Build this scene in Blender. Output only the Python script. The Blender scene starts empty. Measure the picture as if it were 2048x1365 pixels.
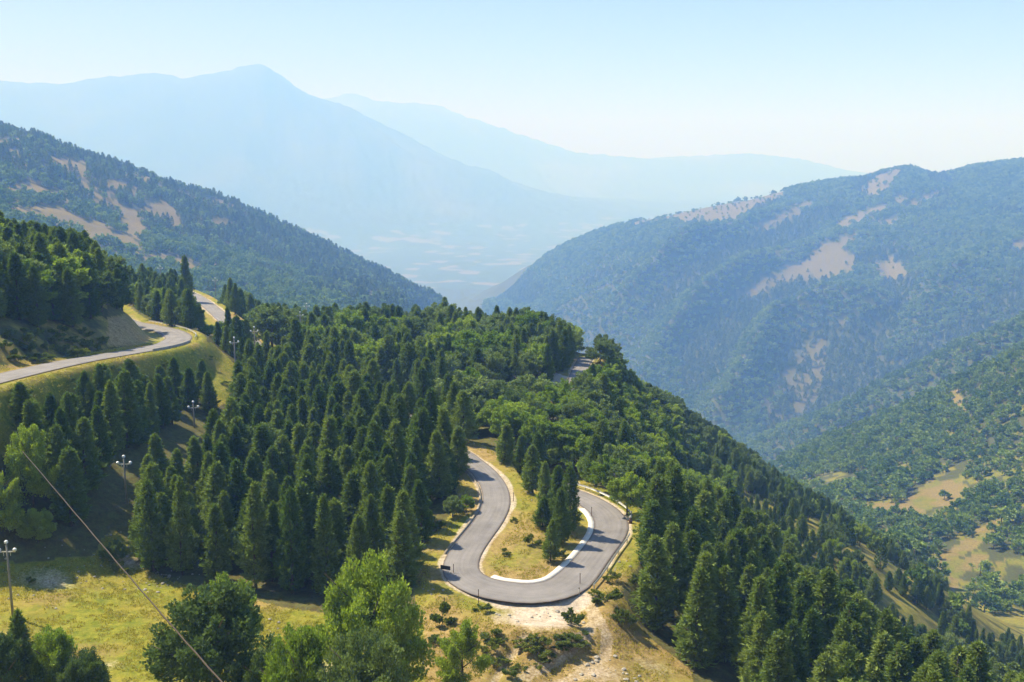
import bpy, math, random
import numpy as np
from mathutils import Vector, Matrix

random.seed(7)
RNG = np.random.default_rng(7)
SC = bpy.context.scene
COL = SC.collection

# ------------------------------------------------------------------ camera
FPX = 2000.0                       # focal length in pixels of the 2048 px wide photograph
PITCH = math.radians(10.0)
cam_d = bpy.data.cameras.new('camera')
cam = bpy.data.objects.new('camera', cam_d)
COL.objects.link(cam)
cam_d.sensor_width = 36.0
cam_d.lens = FPX / 2048.0 * 36.0
cam_d.clip_start = 0.5
cam_d.clip_end = 60000.0
cam.location = (0, 0, 0)
cam.rotation_euler = (math.radians(90) - PITCH, 0, 0)
SC.camera = cam

# ------------------------------------------------------------------ sky and sun
SUN_EL = math.radians(52.0)
SUN_AZ = math.radians(-62.0)       # measured from the view direction (+Y), negative = to the left
world = bpy.data.worlds.new('World')
SC.world = world
world.use_nodes = True
wn = world.node_tree
wn.nodes.clear()
sky = wn.nodes.new('ShaderNodeTexSky')
sky.sky_type = 'NISHITA'
sky.sun_disc = False
sky.sun_elevation = SUN_EL
sky.sun_rotation = SUN_AZ
sky.altitude = 1200
sky.air_density = 1.0
sky.dust_density = 1.8
sky.ozone_density = 1.0
bg = wn.nodes.new('ShaderNodeBackground')
bg.inputs['Strength'].default_value = 0.06
wo = wn.nodes.new('ShaderNodeOutputWorld')
wn.links.new(sky.outputs[0], bg.inputs['Color'])
wn.links.new(bg.outputs[0], wo.inputs['Surface'])

sun_d = bpy.data.lights.new('sun', 'SUN')
sun_d.energy = 5.0
sun_d.angle = math.radians(0.5)
sun_d.color = (1.0, 0.98, 0.95)
sun = bpy.data.objects.new('sun', sun_d)
COL.objects.link(sun)
sdir = Vector((math.sin(SUN_AZ) * math.cos(SUN_EL), math.cos(SUN_AZ) * math.cos(SUN_EL), math.sin(SUN_EL)))
sun.rotation_euler = (-sdir).to_track_quat('-Z', 'Y').to_euler()

SC.view_settings.view_transform = 'Standard'
SC.view_settings.look = 'None'
SC.view_settings.gamma = 1.0
SC.view_settings.exposure = 0.85
SC.cycles.use_denoising = True
SC.cycles.max_bounces = 6
SC.cycles.diffuse_bounces = 2
SC.cycles.glossy_bounces = 1
SC.cycles.transmission_bounces = 2
SC.cycles.volume_bounces = 5
SC.cycles.transparent_max_bounces = 4
SC.cycles.caustics_reflective = False
SC.cycles.caustics_refractive = False

HAZE_DENSITY = 0.00032
HAZE_COLOR = (0.20, 0.42, 1.0)

# ------------------------------------------------------------------ helpers
cp, sp = math.cos(PITCH), math.sin(PITCH)

def ray(px, py):
    u = (np.asarray(px, float) - 1024.0) / FPX
    v = (682.5 - np.asarray(py, float)) / FPX
    return u, cp + v * sp, -sp + v * cp

def P(px, py, Y):
    """world point seen at a photograph pixel, Y metres ahead"""
    dx, dy, dz = ray(px, py)
    s = Y / dy
    return np.array([dx * s, dy * s, dz * s])

def PZ(px, py, z):
    dx, dy, dz = ray(px, py)
    s = z / dz
    return np.array([dx * s, dy * s, z * np.ones_like(s)])

def project(x, y, z):
    yc = y * cp - z * sp
    yc = np.maximum(yc, 1e-3)
    up = y * sp + z * cp
    return 1024.0 + FPX * x / yc, 682.5 - FPX * up / yc

def ratio(Y):
    """the country beyond the spur lies farther away than the feature table was measured"""
    return np.clip((np.maximum(Y, 350.0) / 350.0) ** 0.3, 1.0, 1.7)
_yo = np.exp(np.linspace(math.log(1), math.log(20000), 4000)); _yn = _yo * ratio(_yo)
def unratio(Yn): return np.interp(Yn, _yn, _yo)

def hash2(ix, iy, seed):
    h = (ix.astype(np.int64) * 374761393 + iy.astype(np.int64) * 668265263 + seed * 1442695041) & 0xFFFFFFFF
    h = ((h ^ (h >> 13)) * 1274126177) & 0xFFFFFFFF
    return ((h ^ (h >> 16)) & 0xFFFF) / 65535.0

def vnoise(x, y, seed=0):
    x = np.asarray(x, float); y = np.asarray(y, float)
    ix = np.floor(x); iy = np.floor(y)
    fx = x - ix; fy = y - iy
    fx = fx * fx * fx * (fx * (fx * 6 - 15) + 10); fy = fy * fy * fy * (fy * (fy * 6 - 15) + 10)
    a = hash2(ix, iy, seed); b = hash2(ix + 1, iy, seed)
    c = hash2(ix, iy + 1, seed); d = hash2(ix + 1, iy + 1, seed)
    return (a + (b - a) * fx) * (1 - fy) + (c + (d - c) * fx) * fy

def fbm(x, y, octv=4, seed=0):
    s = 0; a = 0.5; t = 0
    for o in range(octv):
        s = s + a * vnoise(x * 2 ** o + 17.3 * o, y * 2 ** o - 9.1 * o, seed + o)
        t += a; a *= 0.5
    return s / t

def inpoly(px, py, poly):
    px = np.asarray(px); py = np.asarray(py)
    r = np.zeros(px.shape, bool)
    n = len(poly); j = n - 1
    for i in range(n):
        xi, yi = poly[i]; xj, yj = poly[j]
        if yi != yj:
            c = ((yi > py) != (yj > py)) & (px < (xj - xi) * (py - yi) / (yj - yi) + xi)
            r ^= c
        j = i
    return r

def seg_dist(x, y, pts):
    """distance and interpolated param/extra to a polyline pts[n,3] -> dist, z"""
    best = np.full(x.shape, 1e9); bz = np.zeros(x.shape)
    for a, b in zip(pts[:-1], pts[1:]):
        ax, ay, az = a; bx, by, bz_ = b
        dx, dy = bx - ax, by - ay
        L = dx * dx + dy * dy + 1e-9
        t = np.clip(((x - ax) * dx + (y - ay) * dy) / L, 0, 1)
        d = np.hypot(x - ax - t * dx, y - ay - t * dy)
        m = d < best
        best = np.where(m, d, best)
        bz = np.where(m, az + t * (bz_ - az), bz)
    return best, bz

def smoothpath(ctrl, step=2.0):
    """Catmull-Rom through control points, resampled"""
    c = [np.array(p, float) for p in ctrl]
    c = [2 * c[0] - c[1]] + c + [2 * c[-1] - c[-2]]
    out = []
    for i in range(1, len(c) - 2):
        p0, p1, p2, p3 = c[i - 1], c[i], c[i + 1], c[i + 2]
        n = max(2, int(np.linalg.norm(p2 - p1) / step))
        for k in range(n):
            t = k / n
            out.append(0.5 * ((2 * p1) + (-p0 + p2) * t + (2 * p0 - 5 * p1 + 4 * p2 - p3) * t * t + (-p0 + 3 * p1 - 3 * p2 + p3) * t ** 3))
    out.append(c[-2])
    return np.array(out)

def tag(o, label=None, cat=None, group=None, kind=None):
    if label: o['label'] = label
    if cat: o['category'] = cat
    if group: o['group'] = group
    if kind: o['kind'] = kind
    return o

def mesh_np(name, verts, faces, mats=(), smooth=False, nper=None):
    """faces: int array (n,k) or list of lists"""
    me = bpy.data.meshes.new(name)
    verts = np.asarray(verts, np.float32)
    if isinstance(faces, np.ndarray):
        n, k = faces.shape
        me.vertices.add(len(verts)); me.vertices.foreach_set('co', verts.ravel())
        me.loops.add(n * k); me.loops.foreach_set('vertex_index', faces.astype(np.int32).ravel())
        me.polygons.add(n)
        me.polygons.foreach_set('loop_start', np.arange(0, n * k, k, dtype=np.int32))
        me.polygons.foreach_set('loop_total', np.full(n, k, np.int32))
        me.update(calc_edges=True)
    else:
        me.from_pydata([tuple(map(float, v)) for v in verts], [], [tuple(map(int, f)) for f in faces])
    if smooth:
        me.polygons.foreach_set('use_smooth', np.ones(len(me.polygons), bool))
    for m in mats: me.materials.append(m)
    return me

def obj(name, me, parent=None, loc=None):
    o = bpy.data.objects.new(name, me)
    COL.objects.link(o)
    if parent is not None: o.parent = parent
    if loc is not None: o.location = loc
    return o

class MB:
    """collects simple shapes for one part"""
    def __init__(s): s.v = []; s.f = []
    def add(s, vs, fs):
        b = len(s.v); s.v += [tuple(v) for v in vs]; s.f += [tuple(i + b for i in f) for f in fs]
    def box(s, c, size, rz=0.0, rx=0.0):
        M = Matrix.Translation(c) @ Matrix.Rotation(rz, 4, 'Z') @ Matrix.Rotation(rx, 4, 'X')
        x, y, z = (q / 2 for q in size)
        vs = [M @ Vector(p) for p in ((-x, -y, -z), (x, -y, -z), (x, y, -z), (-x, y, -z), (-x, -y, z), (x, -y, z), (x, y, z), (-x, y, z))]
        s.add(vs, [(0, 3, 2, 1), (4, 5, 6, 7), (0, 1, 5, 4), (1, 2, 6, 5), (2, 3, 7, 6), (3, 0, 4, 7)])
    def tube(s, pts, rads, n=8, cap=True):
        rings = []
        for i, p in enumerate(pts):
            p = Vector(p)
            d = (Vector(pts[min(i + 1, len(pts) - 1)]) - Vector(pts[max(i - 1, 0)])).normalized()
            a = d.cross(Vector((0, 0, 1)))
            if a.length < 0.1: a = d.cross(Vector((1, 0, 0)))
            a.normalize(); b = d.cross(a)
            rings.append([p + (a * math.cos(2 * math.pi * k / n) + b * math.sin(2 * math.pi * k / n)) * rads[i] for k in range(n)])
        vs = [v for r in rings for v in r]
        fs = []
        for i in range(len(pts) - 1):
            for k in range(n):
                fs.append((i * n + k, i * n + (k + 1) % n, (i + 1) * n + (k + 1) % n, (i + 1) * n + k))
        if cap:
            fs.append(tuple(range(n))[::-1]); fs.append(tuple(range((len(pts) - 1) * n, len(pts) * n)))
        s.add(vs, fs)
    def mesh(s, name, mat, smooth=False):
        return mesh_np(name, s.v, s.f, (mat,), smooth)
    def build(s, name, mat, parent=None, smooth=False, loc=None):
        return obj(name, s.mesh(name, mat, smooth), parent, loc)

# ------------------------------------------------------------------ materials
def newmat(name):
    m = bpy.data.materials.new(name); m.use_nodes = True
    m.node_tree.nodes.clear()
    return m, m.node_tree.nodes, m.node_tree.links

def rgb(c): return (c[0], c[1], c[2], 1.0)

def N(nodes, t, **kw):
    n = nodes.new(t)
    for k, v in kw.items(): setattr(n, k, v)
    return n

def simple_mat(name, col, rough=0.8, col2=None, scale=3.0, bump=0.0, metallic=0.0):
    m, ns, ls = newmat(name)
    out = N(ns, 'ShaderNodeOutputMaterial'); b = N(ns, 'ShaderNodeBsdfPrincipled')
    ls.new(b.outputs[0], out.inputs[0])
    b.inputs['Roughness'].default_value = rough
    b.inputs['Metallic'].default_value = metallic
    b.inputs['Base Color'].default_value = rgb(col)
    if col2:
        tc = N(ns, 'ShaderNodeTexCoord'); nz = N(ns, 'ShaderNodeTexNoise')
        nz.inputs['Scale'].default_value = scale; nz.inputs['Detail'].default_value = 6
        ls.new(tc.outputs['Object'], nz.inputs['Vector'])
        mx = N(ns, 'ShaderNodeMix', data_type='RGBA')
        mx.inputs[6].default_value = rgb(col); mx.inputs[7].default_value = rgb(col2)
        cr = N(ns, 'ShaderNodeMapRange'); cr.inputs[1].default_value = 0.35; cr.inputs[2].default_value = 0.65
        ls.new(nz.outputs[0], cr.inputs[0]); ls.new(cr.outputs[0], mx.inputs[0])
        ls.new(mx.outputs[2], b.inputs['Base Color'])
        if bump:
            bp = N(ns, 'ShaderNodeBump'); bp.inputs['Distance'].default_value = bump
            ls.new(nz.outputs[0], bp.inputs['Height']); ls.new(bp.outputs[0], b.inputs['Normal'])
    return m

def leaf_mat(name, c1, c2, trans=0.3, tcol=None, nscale=0.35):
    """foliage: diffuse + translucent; hue varies from tree to tree and through the crown"""
    m, ns, ls = newmat(name)
    out = N(ns, 'ShaderNodeOutputMaterial')
    oi = N(ns, 'ShaderNodeObjectInfo'); geo = N(ns, 'ShaderNodeNewGeometry')
    nz = N(ns, 'ShaderNodeTexNoise'); nz.inputs['Scale'].default_value = nscale; nz.inputs['Detail'].default_value = 3
    ls.new(geo.outputs['Position'], nz.inputs['Vector'])
    a = N(ns, 'ShaderNodeMath', operation='MULTIPLY_ADD')
    ls.new(nz.outputs[0], a.inputs[0]); a.inputs[1].default_value = 1.1; a.inputs[2].default_value = -0.55
    b = N(ns, 'ShaderNodeMath', operation='ADD', use_clamp=True)
    ls.new(a.outputs[0], b.inputs[0]); ls.new(oi.outputs['Random'], b.inputs[1])
    mx = N(ns, 'ShaderNodeMix', data_type='RGBA')
    mx.inputs[6].default_value = rgb(c1); mx.inputs[7].default_value = rgb(c2)
    ls.new(b.outputs[0], mx.inputs[0])
    # leaf to leaf variation
    rp = N(ns, 'ShaderNodeMapRange'); rp.inputs[3].default_value = 0.72; rp.inputs[4].default_value = 1.3
    ls.new(geo.outputs['Random Per Island'], rp.inputs[0])
    mul = N(ns, 'ShaderNodeVectorMath', operation='SCALE')
    ls.new(mx.outputs[2], mul.inputs[0]); ls.new(rp.outputs[0], mul.inputs['Scale'])
    d = N(ns, 'ShaderNodeBsdfDiffuse'); t = N(ns, 'ShaderNodeBsdfTranslucent')
    ls.new(mul.outputs[0], d.inputs[0])
    tm = N(ns, 'ShaderNodeVectorMath', operation='MULTIPLY'); tm.inputs[1].default_value = tcol or (1.35, 1.5, 0.5)
    ls.new(mul.outputs[0], tm.inputs[0]); ls.new(tm.outputs[0], t.inputs[0])
    ms = N(ns, 'ShaderNodeMixShader'); ms.inputs[0].default_value = trans
    ls.new(d.outputs[0], ms.inputs[1]); ls.new(t.outputs[0], ms.inputs[2])
    ls.new(ms.outputs[0], out.inputs[0])
    return m

M_needle = leaf_mat('pine_needles', (0.092, 0.152, 0.038), (0.215, 0.275, 0.072), 0.29)
M_leaf = leaf_mat('beech_leaves', (0.105, 0.160, 0.058), (0.235, 0.300, 0.115), 0.30, (1.3, 1.4, 0.7))
M_leaf_bright = leaf_mat('fresh_leaves', (0.165, 0.250, 0.042), (0.310, 0.385, 0.075), 0.32)
M_shrub = leaf_mat('shrub_leaves', (0.100, 0.140, 0.034), (0.180, 0.205, 0.050), 0.3)
M_far_leaf = leaf_mat('hillside_leaves', (0.100, 0.175, 0.045), (0.270, 0.350, 0.095), 0.25, nscale=0.012)
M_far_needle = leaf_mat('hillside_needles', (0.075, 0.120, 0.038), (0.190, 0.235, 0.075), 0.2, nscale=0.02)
M_grass = leaf_mat('grass_blades', (0.30, 0.31, 0.05), (0.46, 0.40, 0.10), 0.4, (1.1, 1.1, 0.6), nscale=0.08)
M_bark = simple_mat('bark', (0.075, 0.055, 0.042), 0.95, (0.16, 0.125, 0.095), 3.0, 0.03)
M_conc = simple_mat('pale_concrete', (0.74, 0.72, 0.68), 0.8, (0.56, 0.54, 0.50), 0.8)
M_pole = simple_mat('grey_pole', (0.20, 0.19, 0.17), 0.8, (0.30, 0.28, 0.25), 1.2)
M_ins = simple_mat('white_porcelain', (0.86, 0.88, 0.90), 0.15)
M_galv = simple_mat('galvanised_steel', (0.62, 0.63, 0.62), 0.45, (0.48, 0.48, 0.46), 2.0, 0.0, 0.3)
M_dark = simple_mat('dark_sign_back', (0.03, 0.028, 0.028), 0.7, (0.05, 0.045, 0.04), 2.0)
M_rust = simple_mat('rusty_steel', (0.16, 0.07, 0.035), 0.85, (0.09, 0.05, 0.035), 5.0)
M_cable = simple_mat('brown_cable', (0.055, 0.036, 0.022), 0.8, (0.035, 0.025, 0.018), 1.0)
M_worn = simple_mat('worn_concrete', (0.36, 0.31, 0.24), 0.9, (0.22, 0.19, 0.14), 1.5)
M_stone = simple_mat('pale_stone', (0.42, 0.39, 0.33), 0.9, (0.28, 0.26, 0.22), 2.0, 0.05)

# asphalt
M_asph, ns, ls = newmat('asphalt')
o_ = N(ns, 'ShaderNodeOutputMaterial'); b_ = N(ns, 'ShaderNodeBsdfPrincipled'); ls.new(b_.outputs[0], o_.inputs[0])
at = N(ns, 'ShaderNodeAttribute', attribute_name='lane')       # R: 0..1 across, G: metres along
sx = N(ns, 'ShaderNodeSeparateXYZ'); ls.new(at.outputs['Vector'], sx.inputs[0])
geo = N(ns, 'ShaderNodeNewGeometry')
n1 = N(ns, 'ShaderNodeTexNoise'); n1.inputs['Scale'].default_value = 0.35; n1.inputs['Detail'].default_value = 7; n1.inputs['Roughness'].default_value = 0.65
n2 = N(ns, 'ShaderNodeTexNoise'); n2.inputs['Scale'].default_value = 1.0; n2.inputs['Detail'].default_value = 4
cmb = N(ns, 'ShaderNodeCombineXYZ'); mm = N(ns, 'ShaderNodeMath', operation='MULTIPLY'); mm.inputs[1].default_value = 9.0
ls.new(sx.outputs[0], mm.inputs[0]); ls.new(mm.outputs[0], cmb.inputs[0])
mm2 = N(ns, 'ShaderNodeMath', operation='MULTIPLY'); mm2.inputs[1].default_value = 0.06
ls.new(sx.outputs[1], mm2.inputs[0]); ls.new(mm2.outputs[0], cmb.inputs[1])
ls.new(geo.outputs['Position'], n1.inputs['Vector']); ls.new(cmb.outputs[0], n2.inputs['Vector'])
rmp = N(ns, 'ShaderNodeValToRGB')
rmp.color_ramp.elements[0].position = 0.3; rmp.color_ramp.elements[0].color = (0.125, 0.118, 0.117, 1)
rmp.color_ramp.elements[1].position = 0.72; rmp.color_ramp.elements[1].color = (0.275, 0.26, 0.257, 1)
av = N(ns, 'ShaderNodeMath', operation='MULTIPLY_ADD'); av.inputs[1].default_value = 0.55
hv = N(ns, 'ShaderNodeMath', operation='MULTIPLY'); hv.inputs[1].default_value = 0.45
ls.new(n2.outputs[0], hv.inputs[0]); ls.new(n1.outputs[0], av.inputs[0]); ls.new(hv.outputs[0], av.inputs[2])
ls.new(av.outputs[0], rmp.inputs[0])
# brownish dusty rim at both edges
ed = N(ns, 'ShaderNodeMath', operation='ABSOLUTE'); sb = N(ns, 'ShaderNodeMath', operation='SUBTRACT'); sb.inputs[1].default_value = 0.5
ls.new(sx.outputs[0], sb.inputs[0]); ls.new(sb.outputs[0], ed.inputs[0])
mr = N(ns, 'ShaderNodeMapRange'); mr.inputs[1].default_value = 0.43; mr.inputs[2].default_value = 0.5
ls.new(ed.outputs[0], mr.inputs[0])
mxe = N(ns, 'ShaderNodeMix', data_type='RGBA'); mxe.inputs[7].default_value = (0.10, 0.075, 0.06, 1)
ls.new(mr.outputs[0], mxe.inputs[0]); ls.new(rmp.outputs[0], mxe.inputs[6]); ls.new(mxe.outputs[2], b_.inputs['Base Color'])
b_.inputs['Roughness'].default_value = 0.75

# ground
M_ground, ns, ls = newmat('mountain_ground')
o_ = N(ns, 'ShaderNodeOutputMaterial'); b_ = N(ns, 'ShaderNodeBsdfPrincipled'); ls.new(b_.outputs[0], o_.inputs[0])
b_.inputs['Roughness'].default_value = 1.0; b_.inputs['Specular IOR Level'].default_value = 0.1
at = N(ns, 'ShaderNodeAttribute', attribute_name='cover')      # R green grass, G bare dirt / gravel, B forest litter
sx = N(ns, 'ShaderNodeSeparateColor'); ls.new(at.outputs['Color'], sx.inputs[0])
geo = N(ns, 'ShaderNodeNewGeometry')
def gnoise(scale, det=6, rough=0.6):
    n = N(ns, 'ShaderNodeTexNoise'); n.inputs['Scale'].default_value = scale; n.inputs['Detail'].default_value = det; n.inputs['Roughness'].default_value = rough
    ls.new(geo.outputs['Position'], n.inputs['Vector']); return n
def mixc(fac, a, b):
    m = N(ns, 'ShaderNodeMix', data_type='RGBA')
    for s, v in ((6, a), (7, b)):
        if isinstance(v, tuple): m.inputs[s].default_value = rgb(v)
        else: ls.new(v, m.inputs[s])
    ls.new(fac, m.inputs[0]); return m.outputs[2]
def mrange(v, a, b, c=0.0, d=1.0):
    m = N(ns, 'ShaderNodeMapRange'); ls.new(v, m.inputs[0])
    m.inputs[1].default_value = a; m.inputs[2].default_value = b; m.inputs[3].default_value = c; m.inputs[4].default_value = d
    return m.outputs[0]
nA = gnoise(0.9, 8, 0.7); nB = gnoise(0.11, 6); nC = gnoise(3.5, 5, 0.7)
dry = mixc(mrange(nA.outputs[0], .35, .65), (0.22, 0.155, 0.055), (0.38, 0.28, 0.115))
green = mixc(mrange(nA.outputs[0], .35, .68), (0.12, 0.155, 0.018), (0.30, 0.28, 0.038))
green = mixc(mrange(nB.outputs[0], .45, .7), green, (0.30, 0.24, 0.05))
dirt = mixc(mrange(nA.outputs[0], .35, .65), (0.40, 0.32, 0.235), (0.60, 0.53, 0.44))
litter = mixc(mrange(nA.outputs[0], .35, .65), (0.060, 0.052, 0.028), (0.085, 0.110, 0.034))
def wob(ch, k=0.7):
    a = N(ns, 'ShaderNodeMath', operation='SUBTRACT'); ls.new(nC.outputs[0], a.inputs[0]); a.inputs[1].default_value = 0.5
    b = N(ns, 'ShaderNodeMath', operation='MULTIPLY_ADD'); ls.new(a.outputs[0], b.inputs[0]); b.inputs[1].default_value = k; ls.new(ch, b.inputs[2])
    return mrange(b.outputs[0], 0.3, 0.7)
c = mixc(wob(sx.outputs[0], 1.2), dry, green)
c = mixc(wob(sx.outputs[2]), c, litter)
c = mixc(wob(sx.outputs[1]), c, dirt)
spk = mrange(nC.outputs[0], .3, .7, .72, 1.25)
sc_ = N(ns, 'ShaderNodeVectorMath', operation='SCALE'); ls.new(c, sc_.inputs[0]); ls.new(spk, sc_.inputs['Scale'])
# far plain: pale fields (attribute alpha)
fld = N(ns, 'ShaderNodeTexVoronoi'); fld.inputs['Scale'].default_value = 0.008; ls.new(geo.outputs['Position'], fld.inputs['Vector'])
fc = N(ns, 'ShaderNodeSeparateColor'); ls.new(fld.outputs['Color'], fc.inputs[0])
fcol = mixc(mrange(fc.outputs[0], .78, .88), (0.07, 0.095, 0.045), (0.185, 0.17, 0.125))
fin = mixc(at.outputs['Alpha'], sc_.outputs[0], fcol)
ls.new(fin, b_.inputs['Base Color'])
bp = N(ns, 'ShaderNodeBump'); bp.inputs['Distance'].default_value = 0.25; bp.inputs['Strength'].default_value = 0.8
ls.new(nA.outputs[0], bp.inputs['Height']); ls.new(bp.outputs[0], b_.inputs['Normal'])

# ------------------------------------------------------------------ terrain: feature lines, each a curve over the azimuth
# a control is (px, py, Y) read in the photograph, or (px, None, Y, z) for ground nothing in the photograph shows
LINES = [
 [(0, None, 3, -2.6), (1024, None, 3, -2.5), (2048, None, 3, -2.6)],
 [(0, None, 30, -25), (1024, None, 30, -25), (2048, None, 30, -26)],
 [(-300, None, 62, -45), (0, None, 62, -46), (1024, None, 64, -47.5), (2048, None, 66, -49)],
 [(-300, 1400, 86), (0, 1400, 88), (600, 1400, 90), (1080, 1395, 93), (1400, None, 94, -55), (1700, None, 96, -60), (2048, None, 100, -66), (2400, None, 104, -72)],
 [(-300, 1200, 113), (0, 1200, 113), (300, 1180, 118), (600, 1190, 118), (900, 1200, 112), (1080, 1200, 109), (1180, 1190, 112), (1300, 1250, 112), (1500, 1300, 115), (1700, 1370, 118), (2048, None, 120, -80), (2400, None, 124, -90)],
 [(-300, None, 140, -28), (0, None, 143, -34.8), (150, None, 148, -41.5), (300, None, 150, -47.5), (420, None, 150, -50.5), (500, None, 150, -52), (900, 1035, 140), (1150, None, 142, -50.5), (1260, None, 145, -52), (1400, None, 148, -62), (1600, None, 150, -76), (1800, None, 150, -87), (2048, None, 150, -96), (2400, None, 155, -112)],
 [(-300, None, 170, -24), (0, None, 172, -29), (150, None, 176, -37), (300, None, 180, -44.5), (420, None, 188, -48.5), (550, None, 185, -53), (900, None, 180, -51.5), (1100, None, 180, -52), (1230, None, 185, -57), (1400, None, 190, -70), (1600, None, 195, -88), (1800, None, 205, -107), (2048, None, 210, -122), (2400, None, 215, -140)],
 [(-300, None, 215, -14), (0, None, 218, -24), (150, None, 225, -28), (230, None, 232, -33), (290, None, 234, -37), (345, None, 236, -40), (400, None, 236, -41.5), (468, None, 238, -45), (560, None, 235, -52), (900, None, 232, -54), (1110, None, 230, -53.5), (1200, None, 240, -57), (1400, 990, 255), (1600, 1060, 262), (1800, 1150, 270), (2048, 1290, 280), (2400, None, 300, -170)],
 [(-300, None, 290, -18), (0, None, 290, -28), (150, None, 290, -33), (250, None, 290, -42), (400, None, 300, -48), (600, None, 305, -53), (900, None, 306, -53), (1050, None, 300, -54), (1165, None, 288, -55), (1250, None, 300, -68), (1350, None, 320, -83), (1450, None, 345, -101), (1550, None, 375, -123), (1650, None, 380, -136), (1750, None, 370, -147), (1830, None, 345, -151), (1900, None, 335, -153), (2048, None, 325, -160), (2400, None, 340, -175)],
 [(-300, None, 400, -45), (0, None, 400, -50), (250, 556, 400), (400, None, 385, -50), (600, None, 380, -72), (900, None, 385, -84), (1050, None, 380, -92), (1165, None, 370, -100), (1350, None, 400, -130), (1550, None, 440, -165), (1700, None, 430, -165), (1830, None, 380, -157), (1900, 1235, 360), (2048, 1260, 350), (2400, None, 370, -175)],
 [(-300, None, 560, -85), (0, None, 560, -80), (250, None, 560, -90), (600, None, 580, -150), (900, None, 640, -230), (1165, None, 620, -260), (1350, None, 600, -230), (1550, None, 570, -205), (1700, 1012, 530), (1850, 1110, 440), (2048, 1180, 400), (2400, 1150, 420)],
 [(-300, 480, 760), (0, 480, 760), (200, 530, 780), (400, 595, 800), (600, 612, 850), (800, 625, 980), (900, None, 1000, -260), (1165, None, 780, -330), (1400, None, 720, -290), (1550, None, 680, -225), (1700, 925, 650), (1850, 940, 585), (2048, 950, 520), (2400, 900, 520)],
 [(-300, 250, 1000), (0, 355, 960), (200, 430, 980), (400, 500, 1020), (600, 545, 1100), (800, 596, 1150), (900, None, 1150, -320), (1165, None, 920, -370), (1400, None, 880, -350), (1500, None, 840, -300), (1560, 935, 800), (1620, 900, 785), (1700, 870, 770), (1850, 805, 750), (1950, 755, 735), (2048, 705, 720), (2400, 520, 720)],
 [(-300, 150, 1150), (0, 262, 1150), (60, 270, 1160), (150, 305, 1180), (250, 338, 1210), (400, 388, 1260), (500, 428, 1300), (600, 475, 1330), (700, 520, 1360), (800, 566, 1380), (850, 590, 1380), (890, 612, 1360), (940, None, 1380, -370), (1165, None, 1150, -400), (1400, None, 1020, -390), (1600, None, 960, -345), (1700, None, 950, -320), (2048, None, 900, -230), (2400, None, 900, -150)],
 [(-300, None, 1600, -10), (0, None, 1600, -140), (400, None, 1650, -260), (800, None, 1650, -330), (950, None, 1600, -400), (1165, None, 1400, -405), (1400, None, 1150, -395), (1500, 905, 1110), (1600, 858, 1080), (1750, 785, 1060), (1900, 708, 1030), (2048, 648, 1000), (2400, 520, 980)],
 [(-300, None, 2000, -200), (0, None, 2000, -280), (400, None, 2000, -350), (800, None, 2000, -400), (950, None, 1900, -405), (1165, None, 1600, -405), (1300, 900, 1300), (1500, 885, 1250), (1750, None, 1230, -330), (2048, None, 1180, -250), (2400, None, 1150, -150)],
 [(-300, None, 2400, -300), (400, None, 2400, -390), (800, None, 2400, -405), (900, None, 2350, -404), (980, 612, 2100), (1100, 645, 1850), (1250, 720, 1560), (1400, 735, 1480), (1550, 720, 1440), (1700, 655, 1430), (1850, 600, 1420), (2048, 560, 1400), (2400, 480, 1380)],
 [(-300, None, 2800, -350), (400, None, 2800, -400), (850, None, 2700, -405), (950, 607, 2500), (1050, 580, 2150), (1150, 560, 1950), (1250, 570, 1780), (1400, 560, 1720), (1550, 560, 1680), (1700, 490, 1690), (1850, 450, 1690), (2048, 430, 1680), (2400, 400, 1650)],
 [(-300, None, 3200, -400), (400, None, 3200, -405), (850, None, 3100, -405), (920, 612, 2750), (950, 602, 2600), (1000, 571, 2450), (1050, 540, 2350), (1100, 512, 2250), (1150, 485, 2200), (1200, 466, 2150), (1250, 452, 2120), (1300, 440, 2100), (1400, 418, 2080), (1500, 402, 2060), (1600, 377, 2050), (1680, 366, 2050), (1730, 362, 2040), (1770, 346, 2030), (1810, 340, 2030), (1870, 353, 2030), (1950, 338, 2030), (2048, 327, 2030), (2400, 310, 2000)],
 [(-300, None, 3700, -405), (900, None, 3500, -405), (1000, None, 3300, -410), (1200, None, 3100, -380), (1500, None, 3000, -350), (2048, None, 2900, -250), (2400, None, 2900, -200)],
 [(-300, None, 4700, -402), (400, None, 4700, -402), (900, None, 4700, -402), (2400, None, 4700, -402)],
 [(-300, 355, 5600), (0, 350, 5600), (300, 330, 5600), (450, 335, 5600), (560, 375, 5600), (700, 410, 5600), (889, 450, 5600), (1100, 462, 5600), (1400, 465, 5600), (2048, 465, 5600), (2400, 465, 5600)],
 [(-300, 150, 7000), (0, 167, 7000), (60, 172, 7000), (120, 174, 7000), (180, 163, 7000), (250, 157, 7000), (325, 152, 7000), (365, 160, 7000), (430, 152, 7000), (490, 138, 7000), (520, 133, 7000), (548, 145, 7000), (610, 178, 7000), (673, 202, 7000), (730, 230, 7000), (793, 264, 7000), (870, 300, 7000), (952, 334, 7000), (1079, 385, 7000), (1200, 408, 7000), (1400, 420, 7000), (2400, 420, 7000)],
 [(-300, 250, 8300), (500, 250, 8300), (700, 300, 8300), (1000, 390, 8300), (1300, 400, 8300), (2400, 400, 8300)],
 [(-300, 230, 10500), (500, 220, 10500), (640, 200, 10500), (700, 192, 10500), (750, 204, 10500), (870, 214, 10500), (930, 235, 10500), (1000, 255, 10500), (1080, 285, 10500), (1180, 310, 10500), (1300, 318, 10500), (1500, 310, 10500), (1600, 322, 10500), (1750, 350, 10500), (2048, 352, 10500), (2400, 352, 10500)],
 [(-300, None, 16000, -300), (2400, None, 16000, -300)],
]
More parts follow.
